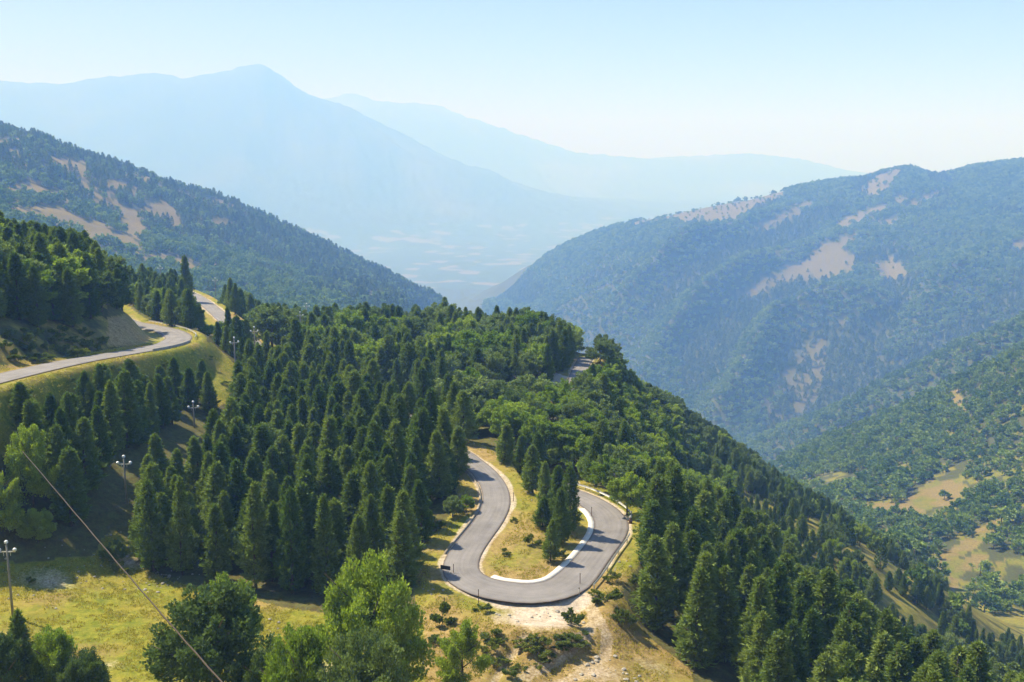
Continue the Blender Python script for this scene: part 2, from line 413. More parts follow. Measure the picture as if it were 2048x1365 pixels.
def linevals(th):
    R = np.zeros((len(LINES), len(th))); Z = np.zeros_like(R)
    back_z = np.interp(np.log(np.array([4, 30, 64, 95, 115, 150, 185, 235, 310, 385, 560, 700, 800, 1100, 1400, 1600, 1900, 2100, 2400, 3000, 4700, 5600, 7000, 8300, 10500, 16000.])),
                       np.log(np.array([4, 30, 100, 300, 1000, 3000, 8000, 16000.])), [-2.2, 4, 26, 70, 160, 260, 200, -300])
    back_r = np.array([4, 30, 64, 90, 118, 160, 200, 250, 320, 420, 580, 720, 850, 1100, 1400, 1650, 1950, 2200, 2600, 3200, 4700, 5600, 7000, 8300, 10500, 16000.])
    w = np.clip((np.abs(th) - math.radians(50)) / math.radians(70), 0, 1); w = w * w * (3 - 2 * w)
    for i, L in enumerate(LINES):
        a = []; r = []; z = []
        for c in L:
            if c[1] is None:
                # horizontal position from the level the ground has there
                px, _, Y, zz = c
                k_ = float(ratio(Y)); Y *= k_; zz *= k_
                py = 330.0 + FPX * (-zz / Y)
                X = (px - 1024) / FPX * (Y * cp - zz * sp)
                a.append(math.atan2(X, Y)); r.append(math.hypot(X, Y)); z.append(zz)
            else:
                X, Yw, zz = P(c[0], c[1], c[2] * float(ratio(c[2])))
                a.append(math.atan2(X, Yw)); r.append(math.hypot(X, Yw)); z.append(zz)
        a = np.array(a); o = np.argsort(a)
        a, r, z = a[o], np.array(r)[o], np.array(z)[o]
        rr = np.interp(th, a, np.log(r)); z_ = pchip(a, z, th)
        R[i] = rr * (1 - w) + math.log(back_r[i]) * w
        Z[i] = z_ * (1 - w) + back_z[i] * w
    for i in range(1, len(LINES)):
        R[i] = np.maximum(R[i], R[i - 1] + 0.02)
    return R, Z

def pchip(x, y, xq):
    h = np.diff(x); d = np.diff(y) / h
    m = np.zeros(len(x))
    for k in range(1, len(x) - 1):
        if d[k - 1] * d[k] > 0:
            w1 = 2 * h[k] + h[k - 1]; w2 = h[k] + 2 * h[k - 1]
            m[k] = (w1 + w2) / (w1 / d[k - 1] + w2 / d[k])
    xq = np.clip(xq, x[0], x[-1])
    i = np.clip(np.searchsorted(x, xq) - 1, 0, len(x) - 2)
    t = (xq - x[i]) / h[i]
    return (y[i] * (1 + 2 * t) * (1 - t) ** 2 + h[i] * m[i] * t * (1 - t) ** 2 + y[i + 1] * t * t * (3 - 2 * t) + h[i] * m[i + 1] * t * t * (t - 1))

def pchip_cols(X, Y, xq):
    """X,Y (n,c) per column; xq (r,) -> (r,c)"""
    h = np.diff(X, axis=0); d = np.diff(Y, axis=0) / h
    m = np.zeros_like(X)
    ok = d[:-1] * d[1:] > 0
    w1 = 2 * h[1:] + h[:-1]; w2 = h[1:] + 2 * h[:-1]
    with np.errstate(all='ignore'):
        mm_ = (w1 + w2) / (w1 / d[:-1] + w2 / d[1:])
    m[1:-1] = np.where(ok, mm_, 0)
    out = np.zeros((len(xq), X.shape[1]))
    for c in range(X.shape[1]):
        x = X[:, c]; q = np.clip(xq, x[0], x[-1])
        i = np.clip(np.searchsorted(x, q) - 1, 0, len(x) - 2)
        t = (q - x[i]) / h[i, c]
        out[:, c] = (Y[i, c] * (1 + 2 * t) * (1 - t) ** 2 + h[i, c] * m[i, c] * t * (1 - t) ** 2 + Y[i + 1, c] * t * t * (3 - 2 * t) + h[i, c] * m[i + 1, c] * t * t * (t - 1))
    return out

th_f = np.radians(np.arange(-33, 33.001, 0.1))
th_c1 = np.radians(np.concatenate([np.arange(-180, -60, 4.0), np.arange(-60, -33, 1.0)]))
TH = np.concatenate([th_c1, th_f, -th_c1[::-1]])
LR = np.concatenate([np.linspace(math.log(1.5), math.log(82), 60)[:-1], np.linspace(math.log(82), math.log(430), 400)[:-1], np.linspace(math.log(430), math.log(26800), 460)])
R_, Z_ = linevals(TH)
HG = pchip_cols(R_, Z_, LR)                      # heights (nr, nth)
RR = np.exp(LR)[:, None] * np.ones((1, len(TH)))
GX = RR * np.sin(TH)[None, :]; GY = RR * np.cos(TH)[None, :]

def H(x, y):
    th = np.arctan2(x, y); lr = np.log(np.hypot(x, y) + 1e-6)
    i = np.clip(np.interp(lr, LR, np.arange(len(LR))), 0, len(LR) - 1.0001)
    j = np.clip(np.interp(th, TH, np.arange(len(TH))), 0, len(TH) - 1.0001)
    i0 = i.astype(int); j0 = j.astype(int); fi = i - i0; fj = j - j0
    return (HG[i0, j0] * (1 - fi) * (1 - fj) + HG[i0 + 1, j0] * fi * (1 - fj) + HG[i0, j0 + 1] * (1 - fi) * fj + HG[i0 + 1, j0 + 1] * fi * fj)

YS = np.exp(np.linspace(math.log(20), math.log(25000), 1700))
def hit(px, py, ymin=20):
    """first ground point seen at a photograph pixel"""
    dx, dy, dz = ray(px, py)
    ys = YS[YS >= ymin]
    x = dx / dy * ys; z = dz / dy * ys
    g = H(x, ys)
    below = np.nonzero(z < g)[0]
    if len(below) == 0: k = len(ys) - 1; Y = ys[k]
    else:
        k = below[0]
        if k == 0: Y = ys[0]
        else:
            a = z[k - 1] - g[k - 1]; b = z[k] - g[k]
            Y = ys[k - 1] + (ys[k] - ys[k - 1]) * a / (a - b)
    return np.array([dx / dy * Y, Y, dz / dy * Y])

# ribs on the big mountain across the valley and on the left hill
def add_rib(pix, amp, w, ymin=900):
    global HG
    pts = np.array([hit(px, py, ymin) for px, py in pix])
    m = (RR > pts[:, 1].min() * 0.8) & (RR < pts[:, 1].max() * 1.35)
    pts = pts.copy(); pts[:, 2] = np.interp(np.arange(len(pts)) / (len(pts) - 1), [0, .35, .7, 1], [0.1, .8, 1, .7])
    d, wt = seg_dist(GX[m], GY[m], pts)
    HG[m] += amp * 1.3 * wt * np.exp(-(np.sqrt(d * d + (0.12 * w) ** 2) - .12 * w) / (w * 1.05))
for pix, amp, w in [
    ([(1700, 478), (1600, 530), (1480, 590), (1400, 650), (1330, 740), (1270, 850)], 46, 75),
    ([(1620, 412), (1500, 470), (1380, 540), (1270, 620), (1190, 700)], 34, 65),
    ([(1480, 430), (1350, 510), (1240, 580), (1120, 640)], 22, 60),
    ([(1960, 560), (1760, 620), (1640, 650), (1540, 700), (1490, 800), (1440, 880)], 42, 60),
    ([(2048, 480), (1900, 560), (1840, 640)], 20, 60),
    ([(1760, 480), (1810, 560), (1750, 640)], -26, 55),
    ([(1540, 520), (1420, 610), (1340, 690), (1250, 800)], -12, 50),
]:
    add_rib(pix, amp * 2.1, w)

# natural roughness growing with distance
def ridged(x, y, s, seed):
    return 1 - np.abs(2 * fbm(x / s, y / s, 4, seed) - 1)
KR = ratio(unratio(RR)); dist = RR / KR; OX = GX / KR; OY = GY / KR
HG += (fbm(GX / 14, GY / 14, 4, 3) - 0.5) * np.clip((dist - 60) / 200, 0.0, 1) * 1.6
HG += (fbm(GX / 3.0, GY / 3.0, 3, 5) - 0.5) * 0.35 * (dist > 20) * (dist < 500)
amp = np.interp(np.log(dist), np.log([400, 700, 1100, 1500, 3500, 4200, 5200, 7000, 16000]), [0, 10, 18, 24, 10, 3, 20, 50, 60])
HG += (ridged(OX, OY, 170, 11) - 0.75) * amp * 0.6 * KR
HG += (ridged(OX, OY, 620, 21) - 0.75) * amp * KR * np.clip((dist - 4200) / 2500, 0, 1) * 1.3

# ------------------------------------------------------------------ roads
def hp(pts, z0, z1):
    n = len(pts)
    return [PZ(np.array(float(a)), np.array(float(b)), z0 + (z1 - z0) * i / (n - 1)) for i, (a, b) in enumerate(pts)]
LOOP_L = [(915, 905), (938, 921), (968, 946), (988, 975), (992, 1008), (977, 1042), (950, 1078), (928, 1110), (921, 1137), (934, 1158), (968, 1174), (1010, 1183), (1060, 1187), (1105, 1181), (1140, 1166), (1170, 1135), (1195, 1103), (1218, 1070), (1222, 1045), (1208, 1023), (1182, 1005), (1150, 990)]
loop_pts = hp(LOOP_L, -50.0, -51.0)
start = loop_pts[0]; end = loop_pts[-1]
r_main = [np.array([-62., 252., -50.5]), np.array([-50., 232., -52.0]), P(700, 790, 232), P(780, 806, 225), np.array([-22., 200., -51.5]), np.array([-17., 182., -50.4])] + loop_pts + [end + np.array([-2.6, 5.5, -0.8]), end + np.array([-3.4, 12., -2.4]), end + np.array([-1., 20., -4.6])]
road_low = smoothpath(r_main)
r_up = [P(-160, 800, 128), P(0, 757, 150), P(150, 723, 172), P(285, 700, 200), P(338, 688, 214), P(357, 675, 228), P(335, 662, 243), P(290, 652, 262), P(245, 640, 285), P(215, 610, 330), P(220, 575, 375), P(262, 556, 400), P(330, 570, 400), P(385, 590, 375), P(415, 610, 345), P(445, 635, 312), np.array([-78., 285., -48.5]), np.array([-66., 262., -50.]), np.array([-62., 252., -50.5])]
road_up = smoothpath(r_up)
r_mid = [P(780, 806, 225), P(860, 798, 227), P(960, 796, 228), P(1050, 798, 227), P(1115, 796, 227), P(1146, 780, 236), P(1153, 757, 250), P(1162, 735, 264), P(1172, 717, 278), P(1180, 716, 292)]
road_mid = smoothpath(r_mid)
ROADS = [(road_low, 3.3), (road_up, 3.3), (road_mid, 2.9)]

def widen(path, i):
    return 0
near = (RR > 70) & (RR < 430) & (np.abs(np.broadcast_to(TH[None, :], RR.shape)) < math.radians(40))
ROAD_D = np.full(RR.shape, 1e9)
nx, ny = GX[near], GY[near]
hh = HG[near].copy(); dmin = np.full(nx.shape, 1e9); zroad = np.zeros(nx.shape)
for path, hw in ROADS:
    d, z = seg_dist(nx, ny, path)
    d = d - (hw - 3.3)
    m = d < dmin
    dmin = np.where(m, d, dmin); zroad = np.where(m, z, zroad)
w = np.clip((dmin - 4.6) / 5.5, 0, 1); w = w * w * (3 - 2 * w)
HG[near] = zroad * (1 - w) + hh * w
ROAD_D[near] = dmin
# level gravel pad in front of the hairpin, low eroded banks below it
pad = hit(1075, 1215); 
d = np.hypot((GX - pad[0]) / 7.0, (GY - pad[1]) / 5.0); w = np.clip(1.6 - d, 0, 1)
HG = HG * (1 - w) + (-50.9) * w
HG -= 0.10 * (ROAD_D < 4.9)
def groove(pix, amp, w):
    global HG
    pts = np.array([hit(px, py) for px, py in pix]); m = (RR > 70) & (RR < 200)
    d, _ = seg_dist(GX[m], GY[m], pts); HG[m] += amp * np.exp(-(d / w) ** 2)
    return pts
tr1 = groove([(985, 1365), (1010, 1325), (1035, 1295), (1052, 1277)], -0.35, 0.7)
tr2 = groove([(700, 1275), (800, 1290), (900, 1275), (1000, 1268), (1060, 1272), (1130, 1275), (1168, 1262)], 0.5, 1.6)
tr3 = groove([(720, 1330), (830, 1310), (900, 1300), (1000, 1300)], 0.45, 1.0)
tr4 = groove([(1150, 1215), (1165, 1240), (1172, 1265), (1150, 1300), (1110, 1330)], -0.7, 1.6)
tr5 = groove([(1180, 1210), (1215, 1270), (1210, 1310), (1150, 1350), (1050, 1380)], -0.3, 1.2)

# ------------------------------------------------------------------ ground cover masks
vx, vy, vz = GX.ravel(), GY.ravel(), HG.ravel()
front = vy > 5
PXV, PYV = project(vx, np.where(front, vy, 5), vz)
dR = ROAD_D.ravel(); rr = (RR / KR).ravel(); vyo = unratio(np.maximum(vy, 1))
PXN = PXV + (fbm(vx / KR.ravel() / 7, vy / KR.ravel() / 7, 3, 51) - .5) * 26; PYN = PYV + (fbm(vx / KR.ravel() / 7, vy / KR.ravel() / 7, 3, 52) - .5) * 14

# bare ground on the hills (photograph outlines, looked up on the ground they lie on)
BARE_FAR = [  # (ymin, ymax, polygon)
 (1300, 2300, [(1720, 385), (1735, 362), (1790, 336), (1802, 342), (1790, 365), (1765, 392), (1745, 400)]),
 (1300, 2300, [(1485, 472), (1520, 445), (1560, 425), (1612, 400), (1628, 410), (1600, 432), (1560, 450), (1520, 468)]),
 (1300, 2300, [(1230, 455), (1300, 434), (1400, 412), (1500, 397), (1575, 378), (1575, 395), (1510, 420), (1470, 446), (1400, 450), (1330, 440), (1290, 452)]),
 (1300, 2300, [(1415, 612), (1450, 590), (1500, 560), (1560, 535), (1620, 512), (1650, 485), (1710, 466), (1718, 484), (1690, 500), (1715, 520), (1700, 545), (1650, 558), (1600, 560), (1540, 578), (1500, 598), (1460, 600)]),
 (1300, 2300, [(1735, 550), (1760, 520), (1785, 512), (1825, 550), (1790, 562)]),
 (1300, 2300, [(1530, 510), (1560, 500), (1580, 506), (1555, 520)]),
 (1300, 2300, [(1665, 452), (1700, 432), (1760, 410), (1770, 418), (1740, 440), (1680, 462)]),
 (1300, 2300, [(1770, 402), (1810, 392), (1830, 396), (1800, 408)]),
 (1300, 2300, [(1810, 415), (1850, 390), (1890, 374), (1902, 380), (1860, 402), (1830, 416)]),
 (1300, 2300, [(1740, 445), (1780, 438), (1808, 443), (1770, 452)]),
 (1300, 2300, [(1860, 582), (1880, 568), (1896, 572), (1880, 590)]),
 (1300, 2300, [(2012, 505), (2030, 480), (2060, 462), (2060, 500)]),
 (1300, 2300, [(1675, 650), (1690, 640), (1700, 645), (1685, 655)]),
 (500, 1000, [(1740, 1008), (1775, 1022), (1810, 1020), (1840, 1030), (1860, 1018), (1920, 1012), (1950, 990), (1930, 965), (1880, 962), (1860, 950), (1835, 985), (1780, 1008)]),
 (350, 1000, [(1700, 1005), (1740, 1010), (1840, 1038), (1838, 1044), (1790, 1040), (1735, 1030), (1700, 1012)]),
 (350, 1000, [(1850, 1140), (1870, 1112), (1930, 1075), (1990, 1030), (2000, 1045), (1975, 1080), (1920, 1118), (1880, 1150)]),
 (350, 1000, [(1745, 1060), (1780, 1055), (1785, 1085), (1760, 1090)]),
 (350, 1000, [(1880, 1190), (1905, 1160), (1900, 1130), (1960, 1100), (1980, 1110), (1930, 1150), (1905, 1200), (1880, 1220)]),
 (350, 1000, [(1785, 1152), (1840, 1152), (1840, 1160), (1790, 1160)]),
 (300, 1000, [(1895, 1300), (1940, 1280), (1945, 1290), (1960, 1310), (1940, 1340), (1900, 1318)]),
 (350, 1000, [(1850, 1205), (1880, 1205), (1885, 1225), (1860, 1222)]),
 (350, 1000, [(1985, 1130), (2010, 1118), (2015, 1150), (1990, 1170)]),
 (500, 1000, [(1895, 785), (1915, 775), (1930, 800), (1930, 840), (1910, 850), (1905, 815)]),
 (500, 1100, [(1618, 915), (1628, 905), (1630, 915)]),
]
BARE_LEFT = [
 [(0, 252), (20, 252), (75, 262), (60, 272), (0, 260)],
 [(92, 312), (120, 315), (150, 322), (150, 334), (110, 330)],
 [(150, 322), (170, 330), (178, 395), (168, 392), (158, 350)],
 [(180, 375), (196, 378), (205, 420), (190, 425)], [(205, 372), (222, 380), (228, 415), (212, 418)],
 [(240, 440), (262, 432), (285, 448), (298, 480), (275, 480), (245, 462)],
 [(318, 400), (332, 402), (345, 418), (372, 452), (352, 462), (335, 442), (300, 440), (305, 425), (320, 422)],
 [(258, 380), (275, 372), (282, 392), (265, 402)], [(264, 345), (276, 345), (276, 360), (266, 360)], [(300, 345), (312, 350), (305, 358)],
 [(320, 356), (330, 360), (326, 370)], [(392, 438), (402, 445), (400, 462), (392, 455)], [(455, 405), (462, 420), (460, 430), (454, 420)],
 [(470, 542), (482, 550), (500, 575), (488, 575), (475, 560)], [(495, 548), (512, 565), (505, 570)], [(285, 478), (300, 500), (312, 540), (304, 540), (290, 505)],
 [(548, 472), (570, 482), (580, 498), (556, 486)], [(590, 488), (604, 496), (598, 500)], [(415, 515), (432, 520), (440, 545), (425, 540)],
 [(70, 262), (90, 275), (84, 280), (66, 270)], [(125, 290), (160, 300), (150, 306), (120, 298)], [(640, 575), (660, 585), (655, 592), (640, 586)], [(728, 590), (760, 580), (770, 588), (740, 600)],
 [(200, 450), (216, 460), (222, 480), (204, 476)], [(362, 370), (372, 376), (366, 384)], [(385, 395), (394, 402), (388, 410)], [(130, 400), (140, 410), (135, 425), (126, 415)],
]
for q in BARE_LEFT: BARE_FAR.append((800, 1500, q))
ROCKY = (1250, 2000, [(1535, 770), (1575, 720), (1620, 682), (1655, 665), (1650, 740), (1640, 800), (1600, 835), (1540, 850), (1520, 820)])
GRASS_CLEAR = [  # near open ground: (ymin, ymax, polygon, green, dirt)
 ('meadow', 60, 135, [(-400, 1150), (60, 1125), (110, 1120), (190, 1110), (205, 1080), (230, 1060), (265, 1100), (270, 1130), (345, 1165), (440, 1180), (560, 1215), (700, 1235), (850, 1245), (850, 1600), (-400, 1600)], 0.75, 0.0),
 ('road slope', 120, 300, [(-400, 850), (0, 780), (150, 745), (270, 722), (380, 700), (400, 680), (430, 690), (485, 745), (480, 800), (420, 815), (330, 775), (270, 775), (200, 770), (120, 800), (40, 850), (20, 900), (-400, 1000)], 0.9, 0.0),
 ('left verge', 80, 190, [(880, 1070), (905, 1040), (945, 1000), (960, 975), (935, 930), (925, 920), (940, 905), (1100, 1250), (850, 1260), (820, 1160), (860, 1110)], 0.8, 0.0),
 ('loop island', 100, 200, [(905, 880), (960, 888), (1010, 915), (1045, 950), (1075, 1000), (1110, 1020), (1160, 1060), (1200, 1040), (1150, 1180), (980, 1180), (960, 1100), (1000, 1000), (930, 930), (900, 900)], 0.72, 0.0),
 ('right verge', 90, 170, [(1160, 985), (1240, 1025), (1290, 1030), (1275, 1065), (1250, 1110), (1240, 1180), (1290, 1270), (1380, 1340), (1420, 1500), (850, 1500), (850, 1240), (1160, 1190), (1230, 1090)], 0.55, 0.0),
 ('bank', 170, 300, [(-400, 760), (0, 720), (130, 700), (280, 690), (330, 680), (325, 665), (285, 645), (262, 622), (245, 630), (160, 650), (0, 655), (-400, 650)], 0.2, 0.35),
 ('road slope', 290, 410, [(380, 585), (400, 585), (460, 625), (500, 640), (480, 655), (440, 650), (400, 630), (383, 600)], 0.6, 0.15),
 ('cut', 225, 300, [(1100, 740), (1150, 760), (1150, 800), (1105, 800), (1100, 790)], 0.1, 0.7),
]
green = np.full(vx.shape, 0.45); dirt = np.zeros(vx.shape); litter = np.zeros(vx.shape); fields = np.zeros(vx.shape)
BARE_MASK = np.zeros(vx.shape, bool)
nlow = fbm(vx / 9, vy / 9, 3, 31)
litter[(rr > 100) & (rr < 420)] = 0.62
litter[(rr >= 420) & (rr < 3600)] = 0.75; litter[rr >= 900] = 1.0; litter[(rr >= 420) & (rr < 700) & (nlow < 0.46)] = 0.45; green[(rr >= 300) & (rr < 3600)] = 0.85; green[(rr >= 330) & (rr < 700) & (nlow > 0.55)] = 0.3
for nm, y0, y1, poly, g, dd in GRASS_CLEAR:
    m = front & (vy > y0) & (vy < y1)
    mm_ = np.zeros(vx.shape, bool); mm_[m] = inpoly(PXV[m], PYV[m], poly)
    litter[mm_] = 0; green[mm_] = g + (nlow[mm_] - 0.5) * 1.3; dirt[mm_] = dd
litter[rr <= 100] = 0; green[rr <= 100] = 0.6 + (nlow[rr <= 100] - 0.5)
rightv = (rr < 110) & (PXV > 850) & front
green[rightv] = 0.35 + (nlow[rightv] - 0.5) * 1.6
m = (rr > 180) & (rr < 420) & (PXV > 1380) & front; litter[m] = 0.25 + 0.9 * (fbm(vx[m] / 6, vy[m] / 6, 3, 35) - .3); green[m] = 0.6
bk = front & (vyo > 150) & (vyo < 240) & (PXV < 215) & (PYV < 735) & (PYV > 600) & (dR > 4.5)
litter[bk] = np.clip(0.25 + 1.6 * (fbm(vx[bk] / 4, vy[bk] / 4, 3, 36) - .35), 0, 1); green[bk] = 0.5; dirt[bk] = 0  # darker cover: heath growth, with the bank's shade put into the colour too
# verges of the roads
m = (dR < 6.0) & (dR > 2); litter[m] = 0; green[m] = 0.6 + (nlow[m] - 0.5) * 1.4
m = (dR < 4.2); dirt[m] = np.maximum(dirt[m], np.clip((3.25 + 1.6 * (nlow[m] - .5) - dR[m]) / 0.7, 0, 0.62)); litter[m] = 0
# pad and paths
near_m = (rr > 60) & (rr < 160)
d, _ = seg_dist(vx[near_m], vy[near_m], np.array([hit(1010, 1203), hit(1075, 1212), hit(1150, 1200)]))
d2 = np.hypot((vx[near_m] - pad[0]) / 1.1, (vy[near_m] - pad[1] + 2.2) / 1.0)
q = np.clip(1.25 - np.minimum(d / 2.6, d2 / 4.6) * (0.7 + 0.6 * fbm(vx[near_m] / 2.5, vy[near_m] / 2.5, 3, 77)), 0, 1)
dn = dirt[near_m]; dn = np.maximum(dn, q)
for trk, ww in ((tr1, 0.55), (tr5, 0.8), (np.array([hit(1180, 1200), hit(1190, 1240), hit(1170, 1275), hit(1050, 1355)]), 0.9)):
    d, _ = seg_dist(vx[near_m], vy[near_m], trk); dn = np.maximum(dn, np.clip(1.2 - d / ww, 0, 0.46))
for c_, rx_, a_ in ((hit(100, 1165), 7, .62), (hit(260, 1125), 6, .6), (hit(700, 1330), 7, .5), (hit(1190, 1345), 6, .7), (hit(560, 1215), 5, .4), (hit(215, 1330), 5, .45), (hit(1300, 1330), 8, .4)):
    d = np.hypot(vx[near_m] - c_[0], (vy[near_m] - c_[1]) * 1.4); dn = np.maximum(dn, np.clip(1 - d / rx_, 0, 1) * a_ * (0.4 + 1.2 * nlow[near_m]))
dirt[near_m] = dn
# far bare patches
for y0, y1, poly in BARE_FAR:
    m = front & (vyo > y0) & (vyo < y1)
    mm_ = np.zeros(vx.shape, bool); mm_[m] = inpoly(PXN[m], PYN[m], poly)
    litter[mm_] = 0.42 if y0 == 800 else (0.47 if y0 < 800 else 0.56); green[mm_] = 0.30 if y0 >= 800 else np.clip(.35 + (nlow[mm_] - .5) * 2.2, 0, 1); BARE_MASK |= mm_
m = front & (vyo > ROCKY[0]) & (vyo < ROCKY[1]); mm_ = np.zeros(vx.shape, bool); mm_[m] = inpoly(PXV[m], PYV[m], ROCKY[2])
litter[mm_] = 0.62; dirt[mm_] = 0.0; green[mm_] = 0.1; ROCK_MASK = mm_
st = front & (vyo > 800) & (vyo < 1450) & (PXV < 560)
ox_, oy_ = vx / KR.ravel(), vy / KR.ravel(); ss = fbm(vx / 30, vy / 110, 3, 13)
st2 = st & (ss > 0.60) & (PYV < 300 + PXV * .42 + 120); litter[st2] = 0.45; green[st2] = 0.3
# valley floor and distant slopes
pl = (rr > 3300) & (vz < -330 * 1.65); fields[pl] = 1.0
m = rr > 3300; litter[m] = 0.75 + (fbm(vx[m] / 800, vy[m] / 800, 4, 41) - 0.5) * 0.7; green[m] = 0.6
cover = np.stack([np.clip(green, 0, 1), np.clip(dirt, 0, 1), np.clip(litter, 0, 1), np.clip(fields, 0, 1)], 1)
LITTER_G = litter.reshape(RR.shape)

nr, nt = RR.shape
idx = np.arange(nr * nt).reshape(nr, nt)
f = np.stack([idx[:-1, :-1], idx[:-1, 1:], idx[1:, 1:], idx[1:, :-1]], -1).reshape(-1, 4)
gme = mesh_np('mountain_terrain', np.stack([vx, vy, vz], 1), f[:, ::-1], (M_ground,), True)
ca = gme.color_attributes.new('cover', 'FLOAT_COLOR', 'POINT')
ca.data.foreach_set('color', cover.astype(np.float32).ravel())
ground = obj('mountain_terrain', gme); tag(ground, 'mountain ground of dry grass, soil and forest floor', None, None, 'structure')

def lookup(grid, x, y):
    th = np.arctan2(x, y); lr = np.log(np.hypot(x, y) + 1e-6)
    i = np.clip(np.round(np.interp(lr, LR, np.arange(len(LR)))).astype(int), 0, len(LR) - 1)
    j = np.clip(np.round(np.interp(th, TH, np.arange(len(TH)))).astype(int), 0, len(TH) - 1)
    return grid[i, j]
BARE_G = BARE_MASK.reshape(RR.shape); ROCK_G = ROCK_MASK.reshape(RR.shape)

# road meshes
def offset(path, d):
    t = np.gradient(path[:, :2], axis=0); t /= np.linalg.norm(t, axis=1)[:, None] + 1e-9
    n = np.stack([t[:, 1], -t[:, 0]], 1)       # to the right of travel
    o = path.copy(); o[:, :2] += n * d if np.isscalar(d) else n * np.asarray(d)[:, None]
    return o
def ribbon(name, path, hw, label):
    us = np.linspace(-1, 1, 9); rows = [offset(path, u * hw) for u in us]
    V = np.stack(rows, 1); V[:, :, 2] += 0.03 + 0.05 * (1 - us[None, :] ** 2)
    n, k = V.shape[:2]
    ids = np.arange(n * k).reshape(n, k)
    F = np.stack([ids[:-1, :-1], ids[:-1, 1:], ids[1:, 1:], ids[1:, :-1]], -1).reshape(-1, 4)
    # skirts so the road edge has thickness
    me = mesh_np(name, V.reshape(-1, 3), F, (M_asph,), True)
    at_ = me.attributes.new('lane', 'FLOAT_VECTOR', 'POINT')
    s = np.concatenate([[0], np.cumsum(np.linalg.norm(np.diff(path, axis=0), axis=1))])
    L = np.zeros((n, k, 3)); L[:, :, 0] = (us + 1)[None] / 2; L[:, :, 1] = s[:, None]
    at_.data.foreach_set('vector', L.astype(np.float32).ravel())
    o = obj(name, me); tag(o, label, None, None, 'structure'); return o
def halfwidth(path, base, spots):
    h = np.full(len(path), base)
    for p, extra, rad in spots:
        d = np.hypot(path[:, 0] - p[0], path[:, 1] - p[1]); h = h + extra * np.exp(-(d / rad) ** 2)
    return h
hw_low = halfwidth(road_low, 2.1, [(loop_pts[12], 0.75, 10), (loop_pts[18], 0.35, 9)])
ribbon('road', road_low, hw_low, 'grey asphalt hairpin road looping round the grassy island')
ribbon('road', road_up, np.interp(road_up[:, 1], [200, 260, 320], [3.1, 2.9, 2.4]), 'grey asphalt road curving past the cut bank at upper left')
ribbon('road', road_mid, np.full(len(road_mid), 2.1), 'short stretches of road passing behind the broadleaf trees')

# ------------------------------------------------------------------ road furniture
def lane_index(path, px, py, z):
    p = PZ(np.array(float(px)), np.array(float(py)), z)
    return int(np.argmin(np.hypot(path[:, 0] - p[0], path[:, 1] - p[1])))
def strip(name, path, w, h, mat, label, cat, lift=0.0, bumps=0.0):
    """solid low profile swept along a path"""
    L = offset(path, -w / 2); Rr = offset(path, w / 2)
    n = len(path); jz = (RNG.random(n) - .5) * bumps
    V = np.concatenate([L, Rr, L, Rr]); V[:2 * n, 2] -= 0.25; V[2 * n:, 2] += h + lift
    V[2 * n:3 * n, 2] += jz; V[3 * n:, 2] += jz
    i = np.arange(n - 1)
    F = np.concatenate([np.stack(q, 1) for q in ((i + 2 * n, i + 3 * n, i + 3 * n + 1, i + 2 * n + 1), (i, i + 2 * n, i + 2 * n + 1, i + 1), (i + n, i + n + 1, i + 3 * n + 1, i + 3 * n))])
    caps = [[0, n, 3 * n, 2 * n], [n - 1, 3 * n - 1, 4 * n - 1, 2 * n - 1]]
    me = mesh_np(name, V, np.concatenate([F, np.array(caps)]), (mat,))
    o = obj(name, me); tag(o, label, cat); return o
def at_edge(path, hw, side, i0, i1, extra):
    return offset(path, side * (hw + extra))[i0:i1]
a = lane_index(road_low, 955, 1165, -50.5); b = lane_index(road_low, 1178, 1003, -51)
# travelling down the left arm, round, up the right arm the island lies to the left
g = at_edge(road_low, hw_low, -1, a, b, 0.42)
strip('concrete_gutter', g, 0.85, 0.07, M_conc, 'white concrete gutter along the inside of the hairpin bend', 'gutter')
a = lane_index(road_low, 940, 925, -50); b = lane_index(road_low, 905, 1120, -50)
g = at_edge(road_low, hw_low, 1, a, b, 0.35)
strip('kerb', g, 0.28, 0.14, M_worn, 'low worn concrete kerb on the outer side of the left hairpin arm', 'kerb', 0, 0.05)

